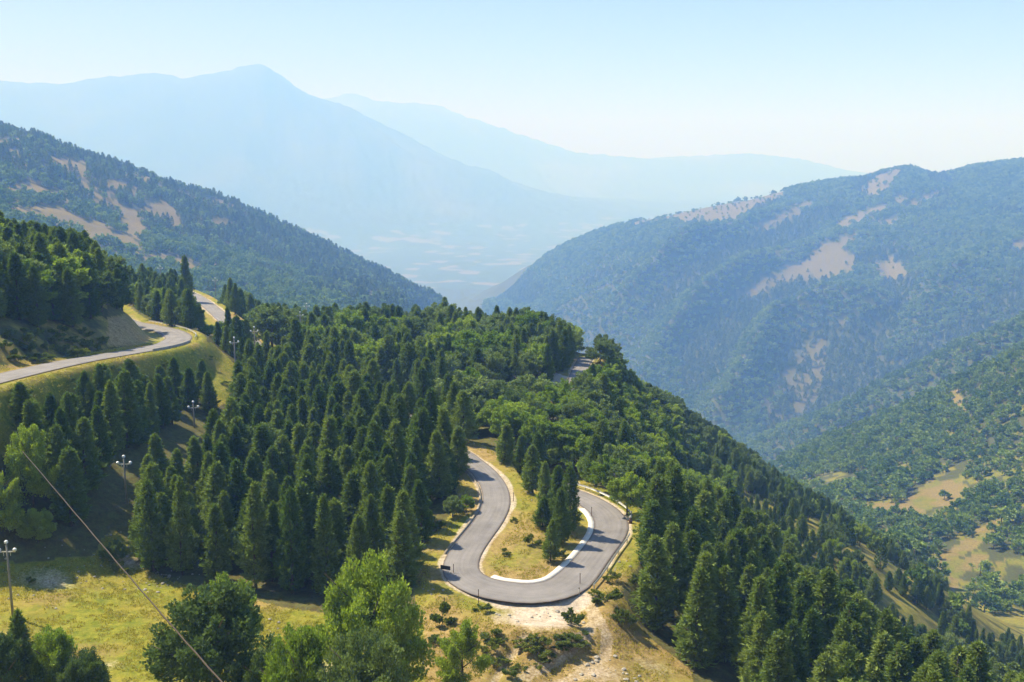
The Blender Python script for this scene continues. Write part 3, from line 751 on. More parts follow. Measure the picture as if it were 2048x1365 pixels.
def guardrail(path, label, group=None, lean=0.0, every=2, hgt=0.72):
    base = path[0]
    r = bpy.data.objects.new('guardrail', None); COL.objects.link(r); r.location = base
    r['label'] = label; r['category'] = 'guardrail'
    if group: r['group'] = group
    q = path - base
    n = len(q)
    prof = [(-0.04, 0.0), (0.03, 0.07), (-0.03, 0.155), (0.03, 0.24), (-0.04, 0.31)]
    V = []; 
    t = np.gradient(q[:, :2], axis=0); t /= np.linalg.norm(t, axis=1)[:, None]; nn = np.stack([t[:, 1], -t[:, 0]], 1)
    for s_ in (0, 0.02):
        for o_, z_ in prof:
            p = q.copy(); p[:, :2] += nn * (o_ + s_); p[:, 2] += hgt - 0.31 + z_
            V.append(p)
    V = np.array(V); k = len(prof)
    F = []
    for a_ in range(k - 1):
        for i in range(n - 1):
            F.append((a_ * n + i, a_ * n + i + 1, (a_ + 1) * n + i + 1, (a_ + 1) * n + i))
            F.append(((k + a_) * n + i, (k + a_ + 1) * n + i, (k + a_ + 1) * n + i + 1, (k + a_) * n + i + 1))
    for i in range(n - 1):   # close top and bottom edges
        F.append((i, k * n + i, k * n + i + 1, i + 1)); F.append(((k - 1) * n + i, (k - 1) * n + i + 1, (2 * k - 1) * n + i + 1, (2 * k - 1) * n + i))
    obj('beam', mesh_np('beam', V.reshape(-1, 3), F, (M_galv,)), r)
    for i in range(0, n, every):
        z = float(H(np.array(path[i, 0]), np.array(path[i, 1]))) - base[2]
        m = MB(); top = q[i, 2] + hgt - 0.02
        m.box((q[i, 0] + nn[i, 0] * 0.11, q[i, 1] + nn[i, 1] * 0.11, (top + z - 0.3) / 2), (0.11, 0.13, top - z + 0.3), math.atan2(t[i, 1], t[i, 0]))
        m.build('post', M_galv, r)
    return r
a = lane_index(road_low, 1160, 992, -51); b = lane_index(road_low, 1228, 1040, -51)
g = at_edge(road_low, hw_low, 1, b, a + 4, 0.9)
guardrail(g, 'pale steel guardrail round the outer top corner of the right hairpin arm, under the trees')
a = lane_index(road_low, 1150, 1165, -50.7); b = lane_index(road_low, 1222, 1064, -51)
g = at_edge(road_low, hw_low, 1, a, b, 0.55)
guardrail(g, 'long low guardrail outside the right hairpin arm, ending at the gravel pad', hgt=0.55)
def near_idx(path, px, py, Y):
    p = P(px, py, Y); return int(np.argmin(np.hypot(path[:, 0] - p[0], path[:, 1] - p[1])))
i1 = near_idx(road_up, 357, 675, 228); i2 = near_idx(road_up, 320, 658, 250); i3 = near_idx(road_up, 318, 657, 256); i4 = near_idx(road_up, 282, 650, 268)
guardrail(offset(road_up, 3.9)[i1 - 3:i2 + 1], 'curved white guardrail on the outside of the upper road bend')
guardrail(offset(road_up, 3.9)[i3 + 1:i4 + 3], 'short white guardrail on the upper road, left of the curved one')
i5 = near_idx(road_up, 285, 700, 200)
strip('kerb', offset(road_up, 3.55)[i5 - 2:i1 - 4], 0.35, 0.45, M_pole, 'grey low wall edging the upper road before its bend', 'kerb')
i6 = near_idx(road_mid, 1168, 722, 272)
guardrail(offset(road_mid, 3.4)[i6 - 1:i6 + 5], 'tiny guardrail on the far stretch of road at the ridge edge')

# dark sign seen from behind
s0 = hit(890, 1150)
def sign():
    p = hit(891, 1150); z = p[2]
    r = bpy.data.objects.new('road_sign', None); COL.objects.link(r); r.location = (p[0], p[1], z); r.rotation_euler = (0, 0, math.radians(-22))
    tag(r, 'dark oblong chevron board seen from behind at the outer left of the hairpin', 'road sign')
    m = MB(); m.box((0, 0, 0.95), (1.35, 0.05, 0.5)); m.build('board', M_dark, r)
    for s in (-1, 1):
        m = MB(); m.tube([(0.45 * s, 0.05, -0.3), (0.45 * s, 0.05, 1.15)], [0.035, 0.035]); m.build('post', M_galv, r)
    m = MB(); m.box((0, 0.045, 1.08), (1.2, 0.03, 0.05)); m.build('bracket', M_galv, r)
sign()
# marker posts
def marker(px, py, h, label, mat=None, r_=0.045):
    p = hit(px, py)
    o = bpy.data.objects.new('marker_post', None); COL.objects.link(o); o.location = p
    tag(o, label, 'marker post')
    m = MB(); m.tube([(0, 0, -0.3), (0, 0, h * 0.86)], [r_, r_ * 0.95]); m.build('post', mat or M_rust, o)
    m = MB(); m.tube([(0, 0, h * 0.86 + 0.002), (0, 0, h)], [r_ * 1.05, r_ * 1.0]); m.build('top_band', M_dark, o)
marker(907, 1148, 1.3, 'thin dark marker post beside the chevron board')
marker(957, 1207, 1.75, 'tall rusty marker post standing in the verge below the bend')
marker(889, 1207, 0.7, 'short thin post in the grass left of the tall rusty marker post')
marker(1158, 1190, 0.9, 'pale stub post where the long guardrail ends by the gravel pad', M_conc, 0.07)
marker(1183, 1035, 1.6, 'thin snow pole on the gutter at the neck of the right arm')
marker(1160, 1170, 1.5, 'thin snow pole at the outer edge of the bend right of the gravel pad')
marker(1027, 1003, 1.4, 'thin snow pole on the island side of the upper left arm')
# rusty drum like post with a grey cap beside the guardrail end
p = hit(1261, 1047)
o = bpy.data.objects.new('hydrant', None); COL.objects.link(o); o.location = p; tag(o, 'rusty brown stand pipe with grey cap beyond the guardrail end', 'stand pipe')
m = MB(); m.tube([(0, 0, -0.2), (0, 0, 0.5), (0, 0, 0.85)], [0.30, 0.24, 0.14], 10); m.build('body', M_rust, o)
m = MB(); m.tube([(0, 0, 0.852), (0, 0, 1.05), (0, 0, 1.2)], [0.19, 0.17, 0.06], 10); m.build('cap', M_galv, o)
m = MB(); m.tube([(-0.42, 0, 0.42), (0.42, 0, 0.42)], [0.07, 0.07], 8); m.build('outlet', M_rust, o)

# power line poles
def pole(px, pyb, pytop, Y, rot, label, arm=1.9, k=1.6):
    top = P(px, pytop, Y); gz = float(H(np.array(top[0]), np.array(top[1])))
    h = top[2] - gz
    r = bpy.data.objects.new('utility_pole', None); COL.objects.link(r)
    r.location = (top[0], top[1], gz); r.rotation_euler = (0, 0, rot)
    tag(r, label, 'utility pole', 'poles of the power line')
    m = MB(); m.tube([(0, 0, -0.6), (0, 0, h * 0.5), (0, 0, h - 0.25)], [0.16, 0.13, 0.10], 8); m.build('pole', M_pole, r, True)
    m = MB(); m.box((0, -0.02, h - 1.25), (arm, 0.1, 0.12)); m.box((-arm * 0.2, -0.03, h - 1.45), (0.05, 0.05, 0.55), 0, 0); m.box((arm * 0.2, -0.03, h - 1.45), (0.05, 0.05, 0.55)); c_ = m.build('crossarm', M_galv, r)
    for x, z in ((-arm / 2 + 0.08, h - 1.19), (arm / 2 - 0.08, h - 1.19), (0, h - 0.25)):
        m = MB(); m.tube([(x, 0, z), (x, 0, z + 0.06), (x, 0, z + 0.13), (x, 0, z + 0.2), (x, 0, z + 0.3), (x, 0, z + 0.38)], [0.06, 0.15 * k, 0.10 * k, 0.15 * k, 0.11 * k, 0.05], 8)
        m.build('insulator', M_ins, r, True)
    return r
POLES = [(12, 1255, 1083, 108, 0.05, 'nearest utility pole at the left edge of the meadow'),
 (247, 1050, 912, 138, 0.1, 'utility pole between the two pine stands, base in the grass gap'),
 (386, 880, 803, 180, 0.15, 'utility pole rising from dark pines in the middle of the left stand'),
 (468, 780, 675, 216, 0.5, 'slender utility pole on the grassy slope below the upper road bend'),
 (508, 720, 654, 252, 0.35, 'utility pole in front of the big round broadleaf tree, left one'),
 (570, 720, 671, 262, 0.5, 'utility pole at the right foot of the big round broadleaf tree'),
 (600, 660, 624, 300, 0.4, 'distant utility pole above and right of the big round tree'),
 (613, 640, 607, 345, 0.4, 'farthest utility pole at the forest skyline beyond the round tree'),
 (320, 560, 532, 420, 0.4, 'small far utility pole above the conifers left of the second road'),
 (430, 590, 556, 400, 0.4, 'small far utility pole right of the tall dark conifer')]
for q in POLES: pole(*q)
polexy = np.array([[*P(q[0], q[2], q[3])[:2], 0] for q in POLES[:5]])
# cable sagging across the foreground
c0 = P(45, 903, 100); c1 = P(475, 1400, 34)
pts = []; 
for i in range(60):
    t = i / 59; Yt = 1 / ((1 - t) / 100 + t / 34)
    a = P(45 + (475 - 45) * t, 903 + (1400 - 903) * t, Yt); a[2] -= 0.12 * math.sin(math.pi * t) + 0.015 * math.sin(t * 60)
    pts.append(tuple(a))
m = MB(); m.tube(pts, [0.04] * 60, 6)
cb = m.build('overhead_cable', M_cable, None, True); tag(cb, 'brown overhead cable running diagonally down across the meadow at left', 'cable')

# ------------------------------------------------------------------ tree prototypes
def blades(base, dirs, length, width, rng, two=False):
    """triangular blades: base points (n,3), unit dirs"""
    n = len(base)
    side = np.cross(dirs, rng.normal(size=(n, 3))); side /= np.linalg.norm(side, axis=1)[:, None] + 1e-9
    L = (length * (0.7 + 0.6 * rng.random(n)))[:, None]; Wd = (width * (0.7 + 0.6 * rng.random(n)))[:, None]
    v = np.stack([base - side * Wd / 2 * .6, base + side * Wd / 2 * .6, base + dirs * L * .6 + side * Wd / 2, base + dirs * L, base + dirs * L * .55 - side * Wd / 2], 1)
    f = np.arange(n * 5).reshape(n, 5)
    return v.reshape(-1, 3), f

def pine_crown(seed, h=12.0, rmax=2.2, whorls=24, per=9, tufts=6, nb=8, blade=(0.42, 0.13), bottom=0.08, power=0.8):
    rng = np.random.default_rng(seed)
    bases = []; dirs = []
    z0 = h * bottom
    lean = rng.normal(size=2) * 0.02; lb_ = rng.random(4) * 6.28; gapz = z0 + (h - z0) * rng.random(2) * .7; gapa = rng.random(2) * 6.28
    for w in range(whorls):
        t = (w + 0.3 * rng.random()) / whorls
        z = z0 + (h - z0 - 0.25) * t
        R = rmax * (1 - t) ** power * min(1, 0.62 + 1.6 * t) * (0.86 + 0.28 * rng.random())
        n = max(4, int(round(per * (0.55 + 0.45 * R / rmax))))
        ph = rng.random() * 6.28
        for k in range(n):
            a = ph + 6.283 * k / n + rng.normal() * 0.2
            Rb = R * (0.72 + 0.42 * rng.random()) * (1 + 0.08 * math.sin(a * 2 + lb_[0] + z * .4) + 0.06 * math.sin(a * 3 + lb_[1] - z * .7))
            if any(abs(z - gz) < .6 and math.cos(a - ga) > .7 for gz, ga in zip(gapz, gapa)): Rb *= .7
            for q in range(tufts):
                s = 1 - (q / tufts) ** 1.3 * 0.75
                rr_ = Rb * s
                zz = z - 0.10 * rr_ + 0.28 * rr_ * s * s + rng.normal() * 0.08
                sw = rng.normal() * 0.16 * rr_
                bx = rr_ * math.cos(a) - sw * math.sin(a); by = rr_ * math.sin(a) + sw * math.cos(a)
                for b in range(nb):
                    bases.append((bx + rng.normal() * .1, by + rng.normal() * .1, zz + rng.normal() * .1))
                    d = np.array([math.cos(a) * 0.75, math.sin(a) * 0.75, 0.55]) + rng.normal(size=3) * 0.55
                    dirs.append(d / np.linalg.norm(d))
    for b in range(40):
        bases.append((rng.normal() * .08, rng.normal() * .08, h - 0.5 + 0.3 * rng.random())); d = np.array([0, 0, 1.]) + rng.normal(size=3) * .45; dirs.append(d / np.linalg.norm(d))
    B = np.array(bases); D = np.array(dirs)
    B[:, 0] += lean[0] * B[:, 2]; B[:, 1] += lean[1] * B[:, 2]
    return blades(B, D, blade[0], blade[1], rng)

def broad_crown(seed, h=9.0, rx=4.0, nclump=22, leaves=300, leaf=0.34, base=0.16, lo=False):
    """leafy sprays along limbs that reach an uneven, lopsided crown outline"""
    rng = np.random.default_rng(seed)
    z0 = h * base; zc = h * (base + 1) / 2 * 0.96; rz = h * (1 - base) / 2
    V = []; F = []; off = 0
    lob = rng.random(3) * 6.28; squash = 0.85 + 0.3 * rng.random()
    for k in range(nclump):
        u = rng.normal(size=3); u /= np.linalg.norm(u)
        if u[2] < -0.45: u[2] *= -0.7
        a = math.atan2(u[1], u[0])
        R = 1 + 0.10 * math.sin(a * 2 + lob[0]) + 0.08 * math.sin(a * 3 + lob[1]) + rng.normal() * 0.065
        tip = np.array([u[0] * rx * R * squash, u[1] * rx * R / squash ** .5, zc + u[2] * rz * (1 + rng.normal() * 0.07)])
        root = np.array([0.12 * tip[0], 0.12 * tip[1], z0 + (tip[2] - z0) * 0.45])
        n = int(leaves * (0.6 + 0.8 * rng.random()))
        t = 0.38 + 0.62 * rng.random(n) ** 0.6
        ax = tip - root; L = np.linalg.norm(ax); ax /= L
        spread = rx * (0.16 + 0.10 * rng.random()) * (1.25 - 0.75 * t ** 3)
        d = rng.normal(size=(n, 3)); d /= np.linalg.norm(d, axis=1)[:, None]
        d[:, 2] = d[:, 2] * 0.7
        B = root + (tip - root) * t[:, None] + d * (spread * (0.45 + 0.65 * rng.random(n)))[:, None]
        B[:, 2] += 0.22 * spread
        dd = d * 0.8 + ax * 0.55 + rng.normal(size=(n, 3)) * 0.5 + np.array([0, 0, 0.25]); dd /= np.linalg.norm(dd, axis=1)[:, None]
        v, f = blades(B, dd, leaf * 1.3, leaf, rng)
        V.append(v); F.append(f + off); off += len(v)
    return np.concatenate(V), np.concatenate(F)

def trunk_mesh(name, h, r0, limbs, seed, top=0.9, spread=0.35):
    rng = random.Random(seed); m = MB()
    m.tube([(0, 0, -0.8), (0.03, 0, h * 0.3), (-0.04, 0.05, h * 0.6), (0, 0, h * top)], [r0, r0 * .8, r0 * .5, r0 * .12], 7)
    for i in range(limbs):
        a = rng.random() * 6.28; z = h * (0.22 + 0.5 * i / max(1, limbs)); L = h * spread * (0.6 + 0.5 * rng.random())
        m.tube([(0, 0, z), (math.cos(a) * L * .5, math.sin(a) * L * .5, z + L * .35), (math.cos(a) * L, math.sin(a) * L, z + L * .75)], [r0 * .45, r0 * .28, r0 * .08], 5)
    return m.mesh(name, M_bark, True)

PINES = []
for s in range(9):
    hh_ = 12.0; rm = [2.15, 2.4, 2.0, 2.3, 2.6, 2.1, 2.5, 1.9, 2.3][s]
    v, f = pine_crown(100 + s, hh_, rm, bottom=[.06, .08, .05, .10, .08, .06, .14, .05, .09][s], power=[.74, .82, .66, .78, .62, .9, .72, .98, .68][s])
    PINES.append((mesh_np('pine_crown', v, f, (M_needle,)), trunk_mesh('pine_trunk', 12, 0.2, 4, s, 0.93, 0.12)))
BROAD = []
for s in range(5):
    v, f = broad_crown(200 + s, 9.0, [3.6, 4.2, 3.3, 3.9, 4.4][s], nclump=[46, 52, 42, 48, 56][s], leaves=210, leaf=0.25, base=0.03)
    tm_ = trunk_mesh('broadleaf_trunk', 9, 0.22, 7, 50 + s, 0.8, 0.4)
    BROAD.append((mesh_np('broadleaf_crown', v, f, (M_leaf,)), tm_, mesh_np('bright_crown', v, f, (M_leaf_bright,))))
FRONT = []
for s in range(4):
    v, f = broad_crown(700 + s, 9.0, [3.7, 4.1, 3.4, 4.3][s], nclump=[80, 92, 70, 100][s], leaves=330, leaf=0.15, base=-0.02)
    FRONT.append((mesh_np('front_crown', v, f, (M_leaf,)), trunk_mesh('front_trunk', 9, 0.2, 8, 90 + s, 0.8, 0.4), mesh_np('front_bright_crown', v, f, (M_leaf_bright,))))
SHRUBS = []
for s in range(3):
    v, f = broad_crown(300 + s, 2.2, 1.6, nclump=9, leaves=120, leaf=0.2, base=-0.15)
    SHRUBS.append((mesh_np('shrub_foliage', v, f, (M_shrub,)), trunk_mesh('shrub_stem', 2.2, 0.05, 4, 70 + s, 0.7, 0.4)))
LOW = []
for s in range(4):
    v, f = broad_crown(400 + s, 8.0, 3.6, nclump=12, leaves=44, leaf=0.72, base=0.0)
    LOW.append((mesh_np('hill_broadleaf_crown', v, f, (M_far_leaf,)), trunk_mesh('hill_broadleaf_trunk', 8, 0.2, 0, s, 0.6)))
LOWP = []
for s in range(3):
    v, f = pine_crown(500 + s, 9.0, 2.1, whorls=9, per=6, tufts=2, nb=3, blade=(1.1, 0.5))
    LOWP.append((mesh_np('hill_pine_crown', v, f, (M_far_needle,)), trunk_mesh('hill_pine_trunk', 9, 0.16, 0, s, 0.9)))

TREES_MADE = {}
def make_tree(name, protos, k, x, y, scale, label, cat, group, sxy=1.0, bright=False, rz=None, crown_name='crown', trunk_name='trunk', z=None, fam=''):
    """thing (Empty) > crown, trunk ; meshes are shared between copies"""
    z = float(H(np.array(x), np.array(y))) if z is None else z
    r = bpy.data.objects.new(name, None); COL.objects.link(r)
    r.empty_display_size = 0.5
    r.location = (x, y, z - 0.08 * scale); r.rotation_euler = (0, 0, random.random() * 6.28 if rz is None else rz)
    r.scale = (scale * sxy, scale * sxy, scale)
    tag(r, label, cat, group)
    pr = protos[k % len(protos)]
    key = (name + fam, k % len(protos), bright)
    if key not in TREES_MADE:
        c = bpy.data.objects.new(crown_name, pr[2] if bright else pr[0]); t = bpy.data.objects.new(trunk_name, pr[1])
        TREES_MADE[key] = (c, t)
    else:
        c, t = (q.copy() for q in TREES_MADE[key])
    for q in (c, t): COL.objects.link(q); q.parent = r
    return r

# ------------------------------------------------------------------ planting
def jgrid(x0, x1, y0, y1, s, seed, jit=0.8):
    rng = np.random.default_rng(seed)
    xs = np.arange(x0, x1, s); ys = np.arange(y0, y1, s)
    X, Yg = np.meshgrid(xs, ys); X = X + (np.arange(X.shape[0]) % 2)[:, None] * s / 2
    X = X.ravel() + (rng.random(X.size) - .5) * s * jit; Yg = Yg.ravel() + (rng.random(Yg.size) - .5) * s * jit
    return X, Yg
def pix(x, y):
    z = H(x, y); a, b = project(x, y, z); return a, b, z
def road_dist(x, y):
    d = np.full(x.shape, 1e9)
    for path, hw in ROADS:
        dd, _ = seg_dist(x, y, path); d = np.minimum(d, dd)
    return d

SPECIALS = []   # (kind, px, py_base, height, width factor, bright, label)
def special(kind, px, py, h, w, label, bright=False, Y=None, k=0, group=None):
    if Y is None: p = hit(px, py)
    else:
        p = P(px, py, Y)
    SPECIALS.append((kind, p[0], p[1], h, w, bright, label, k, group))
# foreground broadleaf trees (bases below the frame are given by their distance)
special('f', 742, 1385, 15.4, 9.6, 'large fresh green broadleaf tree, tallest in the bottom foreground left of the hairpin', True, 88, 1)
special('f', 432, 1400, 13.2, 11.0, 'wide grey-green broadleaf tree at the lower edge of the meadow', False, 84, 4)
special('f', 730, 1365, 12.4, 7.6, 'grey-green broadleaf tree in front of the tallest foreground tree', False, 76, 3)
special('f', 600, 1400, 11.6, 6.4, 'yellow-green bushy tree between the two largest foreground trees', True, 78, 0)
special('f', 465, 1290, 9.6, 5.6, 'yellow-green pointed tree behind the wide grey-green tree', True, 100, 2)
special('f', 545, 1420, 8.5, 5.5, 'small tree low at the bottom edge right of the wide grey-green tree', False, 80, 1)
special('f', 925, 1385, 7.6, 4.6, 'small bright green tree on the bank below the gravel pad', True, 93, 2)
special('p', 48, 1460, 10.6, 4.2, 'ragged young conifer at the bottom left corner', False, 84, 1)
special('f', 118, 1440, 8.2, 6.0, 'green bushy tree right of the ragged conifer in the bottom left corner', True, 86, 0)
special('f', 172, 1440, 7.0, 5.0, 'dark leafy bush tree at the lower left edge of the meadow', False, 84, 3)
special('f', 8, 1450, 9.0, 5.5, 'leafy tree cut by the left frame edge at the bottom corner', False, 82, 2)
special('f', 70, 1045, 12.0, 6.5, 'yellow-green sunlit broadleaf tree at the left edge above the meadow', True, 128, 0)
special('f', -12, 1015, 10.5, 6.0, 'sunlit tree cut by the left frame edge behind the nearest pole', True, 122, 2)
special('f', 78, 1092, 4.6, 4.6, 'rounded bright bush tree on the upper left rim of the meadow', True, 124, 1)
special('b', 232, 1130, 3.2, 2.6, 'small leafy sapling at the meadow corner right of the cable', False, 124, 0)
special('b', 1254, 1030, 6.6, 5.2, 'bright green broadleaf tree beyond the guardrail at the outer hairpin corner', True, None, 3)
special('b', 545, 705, 12.5, 15.0, 'big round broadleaf tree with sunlit top beside the poles', False, 268, 4)
special('p', 376, 618, 17.0, 6.0, 'tall dark conifer in front of the second road stretch', False, 352, 0)
special('p', 455, 612, 10.5, 6.0, 'dark conifer on the right verge of the second road stretch', False, 372, 3)
special('p', 478, 620, 9.5, 6.0, 'second dark conifer on the verge, right of the second road stretch', False, 366, 2)
special('b', 415, 668, 3.2, 5.0, 'low yellow-green bush behind the curved guardrail of the upper road', True, 250, 0)
special('p', 1101, 1124, 5.9, 2.7, 'lone pine on the island inside the hairpin, nearest the gutter', False, None, 3)
special('p', 1122, 1088, 7.9, 3.1, 'dark pine on the hairpin island behind the lone front pine', False, None, 0)
special('p', 1140, 1068, 9.9, 3.6, 'tallest dark pine at the neck of the hairpin island', False, None, 4)
special('p', 1085, 1055, 4.5, 3.4, 'short bushy pine left of the island pines', False, None, 1)
special('p', 1118, 1050, 8.7, 3.6, 'pine crowded behind the tallest island pine', False, None, 2)
special('p', 1092, 1018, 7.4, 3.4, 'upper pine of the island row, third from the road neck', False, None, 5)
special('p', 1065, 985, 7.6, 4.2, 'pine at the upper edge of the island below the bright broadleaf belt', False, None, 0)
special('p', 1040, 950, 7.4, 4.2, 'pine on the island rim above the grass strip', False, None, 1)
special('p', 1105, 985, 8.4, 4.4, 'pine behind the island row near the bright trees', False, None, 3)
special('p', 1075, 950, 8.0, 4.4, 'pine in the second line behind the island rim', False, None, 4)
special('p', 1010, 925, 7.0, 4.0, 'last pine of the island rim beside the upper end of the grass strip', False, None, 2)
special('p', 915, 950, 8.4, 4.6, 'pine overhanging the upper end of the left hairpin arm', False, None, 0)
special('p', 895, 985, 8.2, 4.4, 'pine left of the overhanging pine at the left hairpin arm', False, None, 3)
special('b', 905, 1035, 3.4, 3.0, 'small shrub-like tree in the shade of the left hairpin verge', False, None, 0)
special('b', 932, 1025, 2.6, 2.6, 'low bright bush beside the left hairpin arm', True, None, 1)
for i, (px, py, h, w, lb) in enumerate([
  (700, 712, 13.0, 12.0, 'pale rounded broadleaf tree on the crest, directly above the middle of the dense stand'),
  (748, 762, 11.0, 11.5, 'large light broadleaf tree below the pale rounded crest tree'), (890, 742, 12.5, 11.5, 'broad crowned tree on the crest left of the biggest light group'),
  (948, 756, 12.5, 13.0, 'widest light crowned tree in the group on the crest behind the hairpin'), (1012, 748, 12.0, 11.5, 'light crowned tree right of the widest crest tree'),
  (1060, 700, 11.5, 10.5, 'smaller light crowned tree near the right end of the crest'), (800, 700, 10.5, 9.0, 'rounded tree between the pale crest tree and the light crest group'),
  (930, 838, 10.0, 13.0, 'wide grey-green tree standing alone in front of the shaded crest road'), (988, 842, 9.0, 9.0, 'smaller grey-green tree right of the wide lone one'),
  (1062, 822, 8.5, 10.0, 'round tree left of the short grey piece of far road'), (1168, 822, 9.0, 7.5, 'dark upright broadleaf tree right of the short grey piece of far road')]):
    special('b', px, py, h, w, lb, i < 7, None, i + 1)
for i, (px, py, h) in enumerate([(1092, 752, 11), (1108, 748, 12), (1124, 742, 11.5), (1136, 730, 11), (1118, 725, 12)]):
    special('p', px, py, h, h * .42, 'pine at the right end of the crest, shading the far piece of road', False, None, i, 'pines shading the far piece of road')
for i, (px, py, h, w) in enumerate([(50, 852, 6.5, 4.6), (100, 872, 6.5, 4.2), (135, 868, 6.5, 4.0), (170, 836, 7.8, 4.0), (215, 822, 8.2, 4.2), (240, 840, 7.5, 4.0), (264, 802, 7.8, 5.6), (300, 830, 7.5, 4.2), (330, 812, 8, 4.4), (352, 800, 8.6, 4.4), (402, 806, 9.0, 4.8), (378, 818, 8.4, 4.2), (190, 862, 8, 4.2), (285, 850, 8, 4.2), (420, 826, 8.4, 4.4), (150, 895, 8.5, 4.4), (80, 915, 8.5, 4.4), (345, 850, 9, 4.4), (240, 880, 9, 4.6)]):
    special('p', px, py, h, w, 'pine on the upper rim of the left stand, just below the grassy road slope', False, None, i, 'pines on the upper rim of the left stand')
for i, (px, py) in enumerate([(762, 838), (776, 846), (790, 842), (806, 840), (822, 846), (845, 850), (868, 856)]):
    special('p', px, py, 8.0 + .5 * (i % 3), 4.2, 'pine along the far rim of the dense stand, hiding the crest road', False, None, i, 'pines along the far rim of the dense stand')
for px, py, h, w, lb in [(1185, 968, 6.5, 6, 'yellow-green tree just above the start of the guardrail'), (1218, 985, 6, 5.5, 'yellow-green tree over the middle of the guardrail'), (1152, 940, 7, 7, 'yellow-green tree above the top of the right hairpin arm'),
  (1122, 915, 7, 7, 'yellow-green tree up left of the one above the right arm'), (1085, 900, 6.5, 7, 'yellow-green tree in the middle of the bright belt'), (1052, 885, 6, 7, 'yellow-green tree left of the middle of the bright belt'), (1242, 955, 6.5, 6, 'yellow-green tree behind the bright corner tree'), (1100, 936, 5, 5, 'low yellow-green tree directly behind the island pines')]:
    special('b', px, py, h, w, lb, True, None, int(px) % 5)
special('b', 1200, 712, 7.5, 7.5, 'round tree on the skyline right of the far piece of road', False, None, 1)
special('b', 900, 862, 5.6, 7.5, 'yellow-green low tree at the left end of the bright belt', True, None, 2)
special('b', 940, 872, 5.2, 6.0, 'second yellow-green low tree in the bright belt', True, None, 3)
for i, (px, py, h) in enumerate([(438, 692, 6.0), (452, 704, 6.5), (470, 716, 6.5), (487, 733, 7.0), (503, 748, 7.0), (518, 738, 7.0), (537, 734, 7.0), (556, 742, 7.5), (574, 730, 7.5)]):
    special('p', px, py, h, h * .5, 'dark pine along the rim right of the grass tongue below the upper bend', False, None, i, 'pines along the rim right of the grass tongue')
for i, (px, py, h) in enumerate([(285, 603, 9), (300, 613, 9), (318, 620, 10), (336, 626, 9.5), (352, 632, 9), (366, 640, 8.5), (384, 650, 7.5), (402, 658, 7), (310, 600, 10), (345, 610, 10), (268, 600, 8)]):
    special('p', px, py, h, h * .5, 'dark conifer in the clump between the upper bend and the second road', False, None, i, 'conifers between the upper bend and the second road')
# the front row of pines above the meadow, left to right
for i, (px, py, h, w, lb) in enumerate([
  (308, 1142, 12.6, 4.4, 'leftmost pine of the front row above the meadow, beside the grass gap'),
  (365, 1150, 13.2, 4.4, 'second pine from the left in the front row above the meadow'),
  (437, 1165, 10.8, 4.0, 'third pine from the left in the front row above the meadow'),
  (512, 1178, 14.2, 4.8, 'fourth pine from the left in the front row, taller than its neighbours'),
  (586, 1188, 14.0, 4.6, 'fifth pine from the left in the front row above the meadow'),
  (656, 1192, 13.4, 4.6, 'sixth pine from the left in the front row above the meadow'),
  (722, 1178, 9.8, 4.2, 'short pine behind the top of the tallest foreground broadleaf'),
  (808, 1176, 9.8, 4.4, 'pine at the right end of the front row beside the hairpin verge'),
  (770, 1120, 10.5, 4.6, 'pine just behind the right end of the front row'),
  (285, 1118, 8.5, 3.6, 'small pine tucked behind the leftmost front row pine')]):
    special('p', px, py, h, w, lb, False, None, i)

sx_ = np.array([s[1] for s in SPECIALS]); sy_ = np.array([s[2] for s in SPECIALS]); srad_ = np.array([max(2.4, s[4] * (0.62 if s[4] > 8 and s[2] > 150 else 0.5)) for s in SPECIALS])

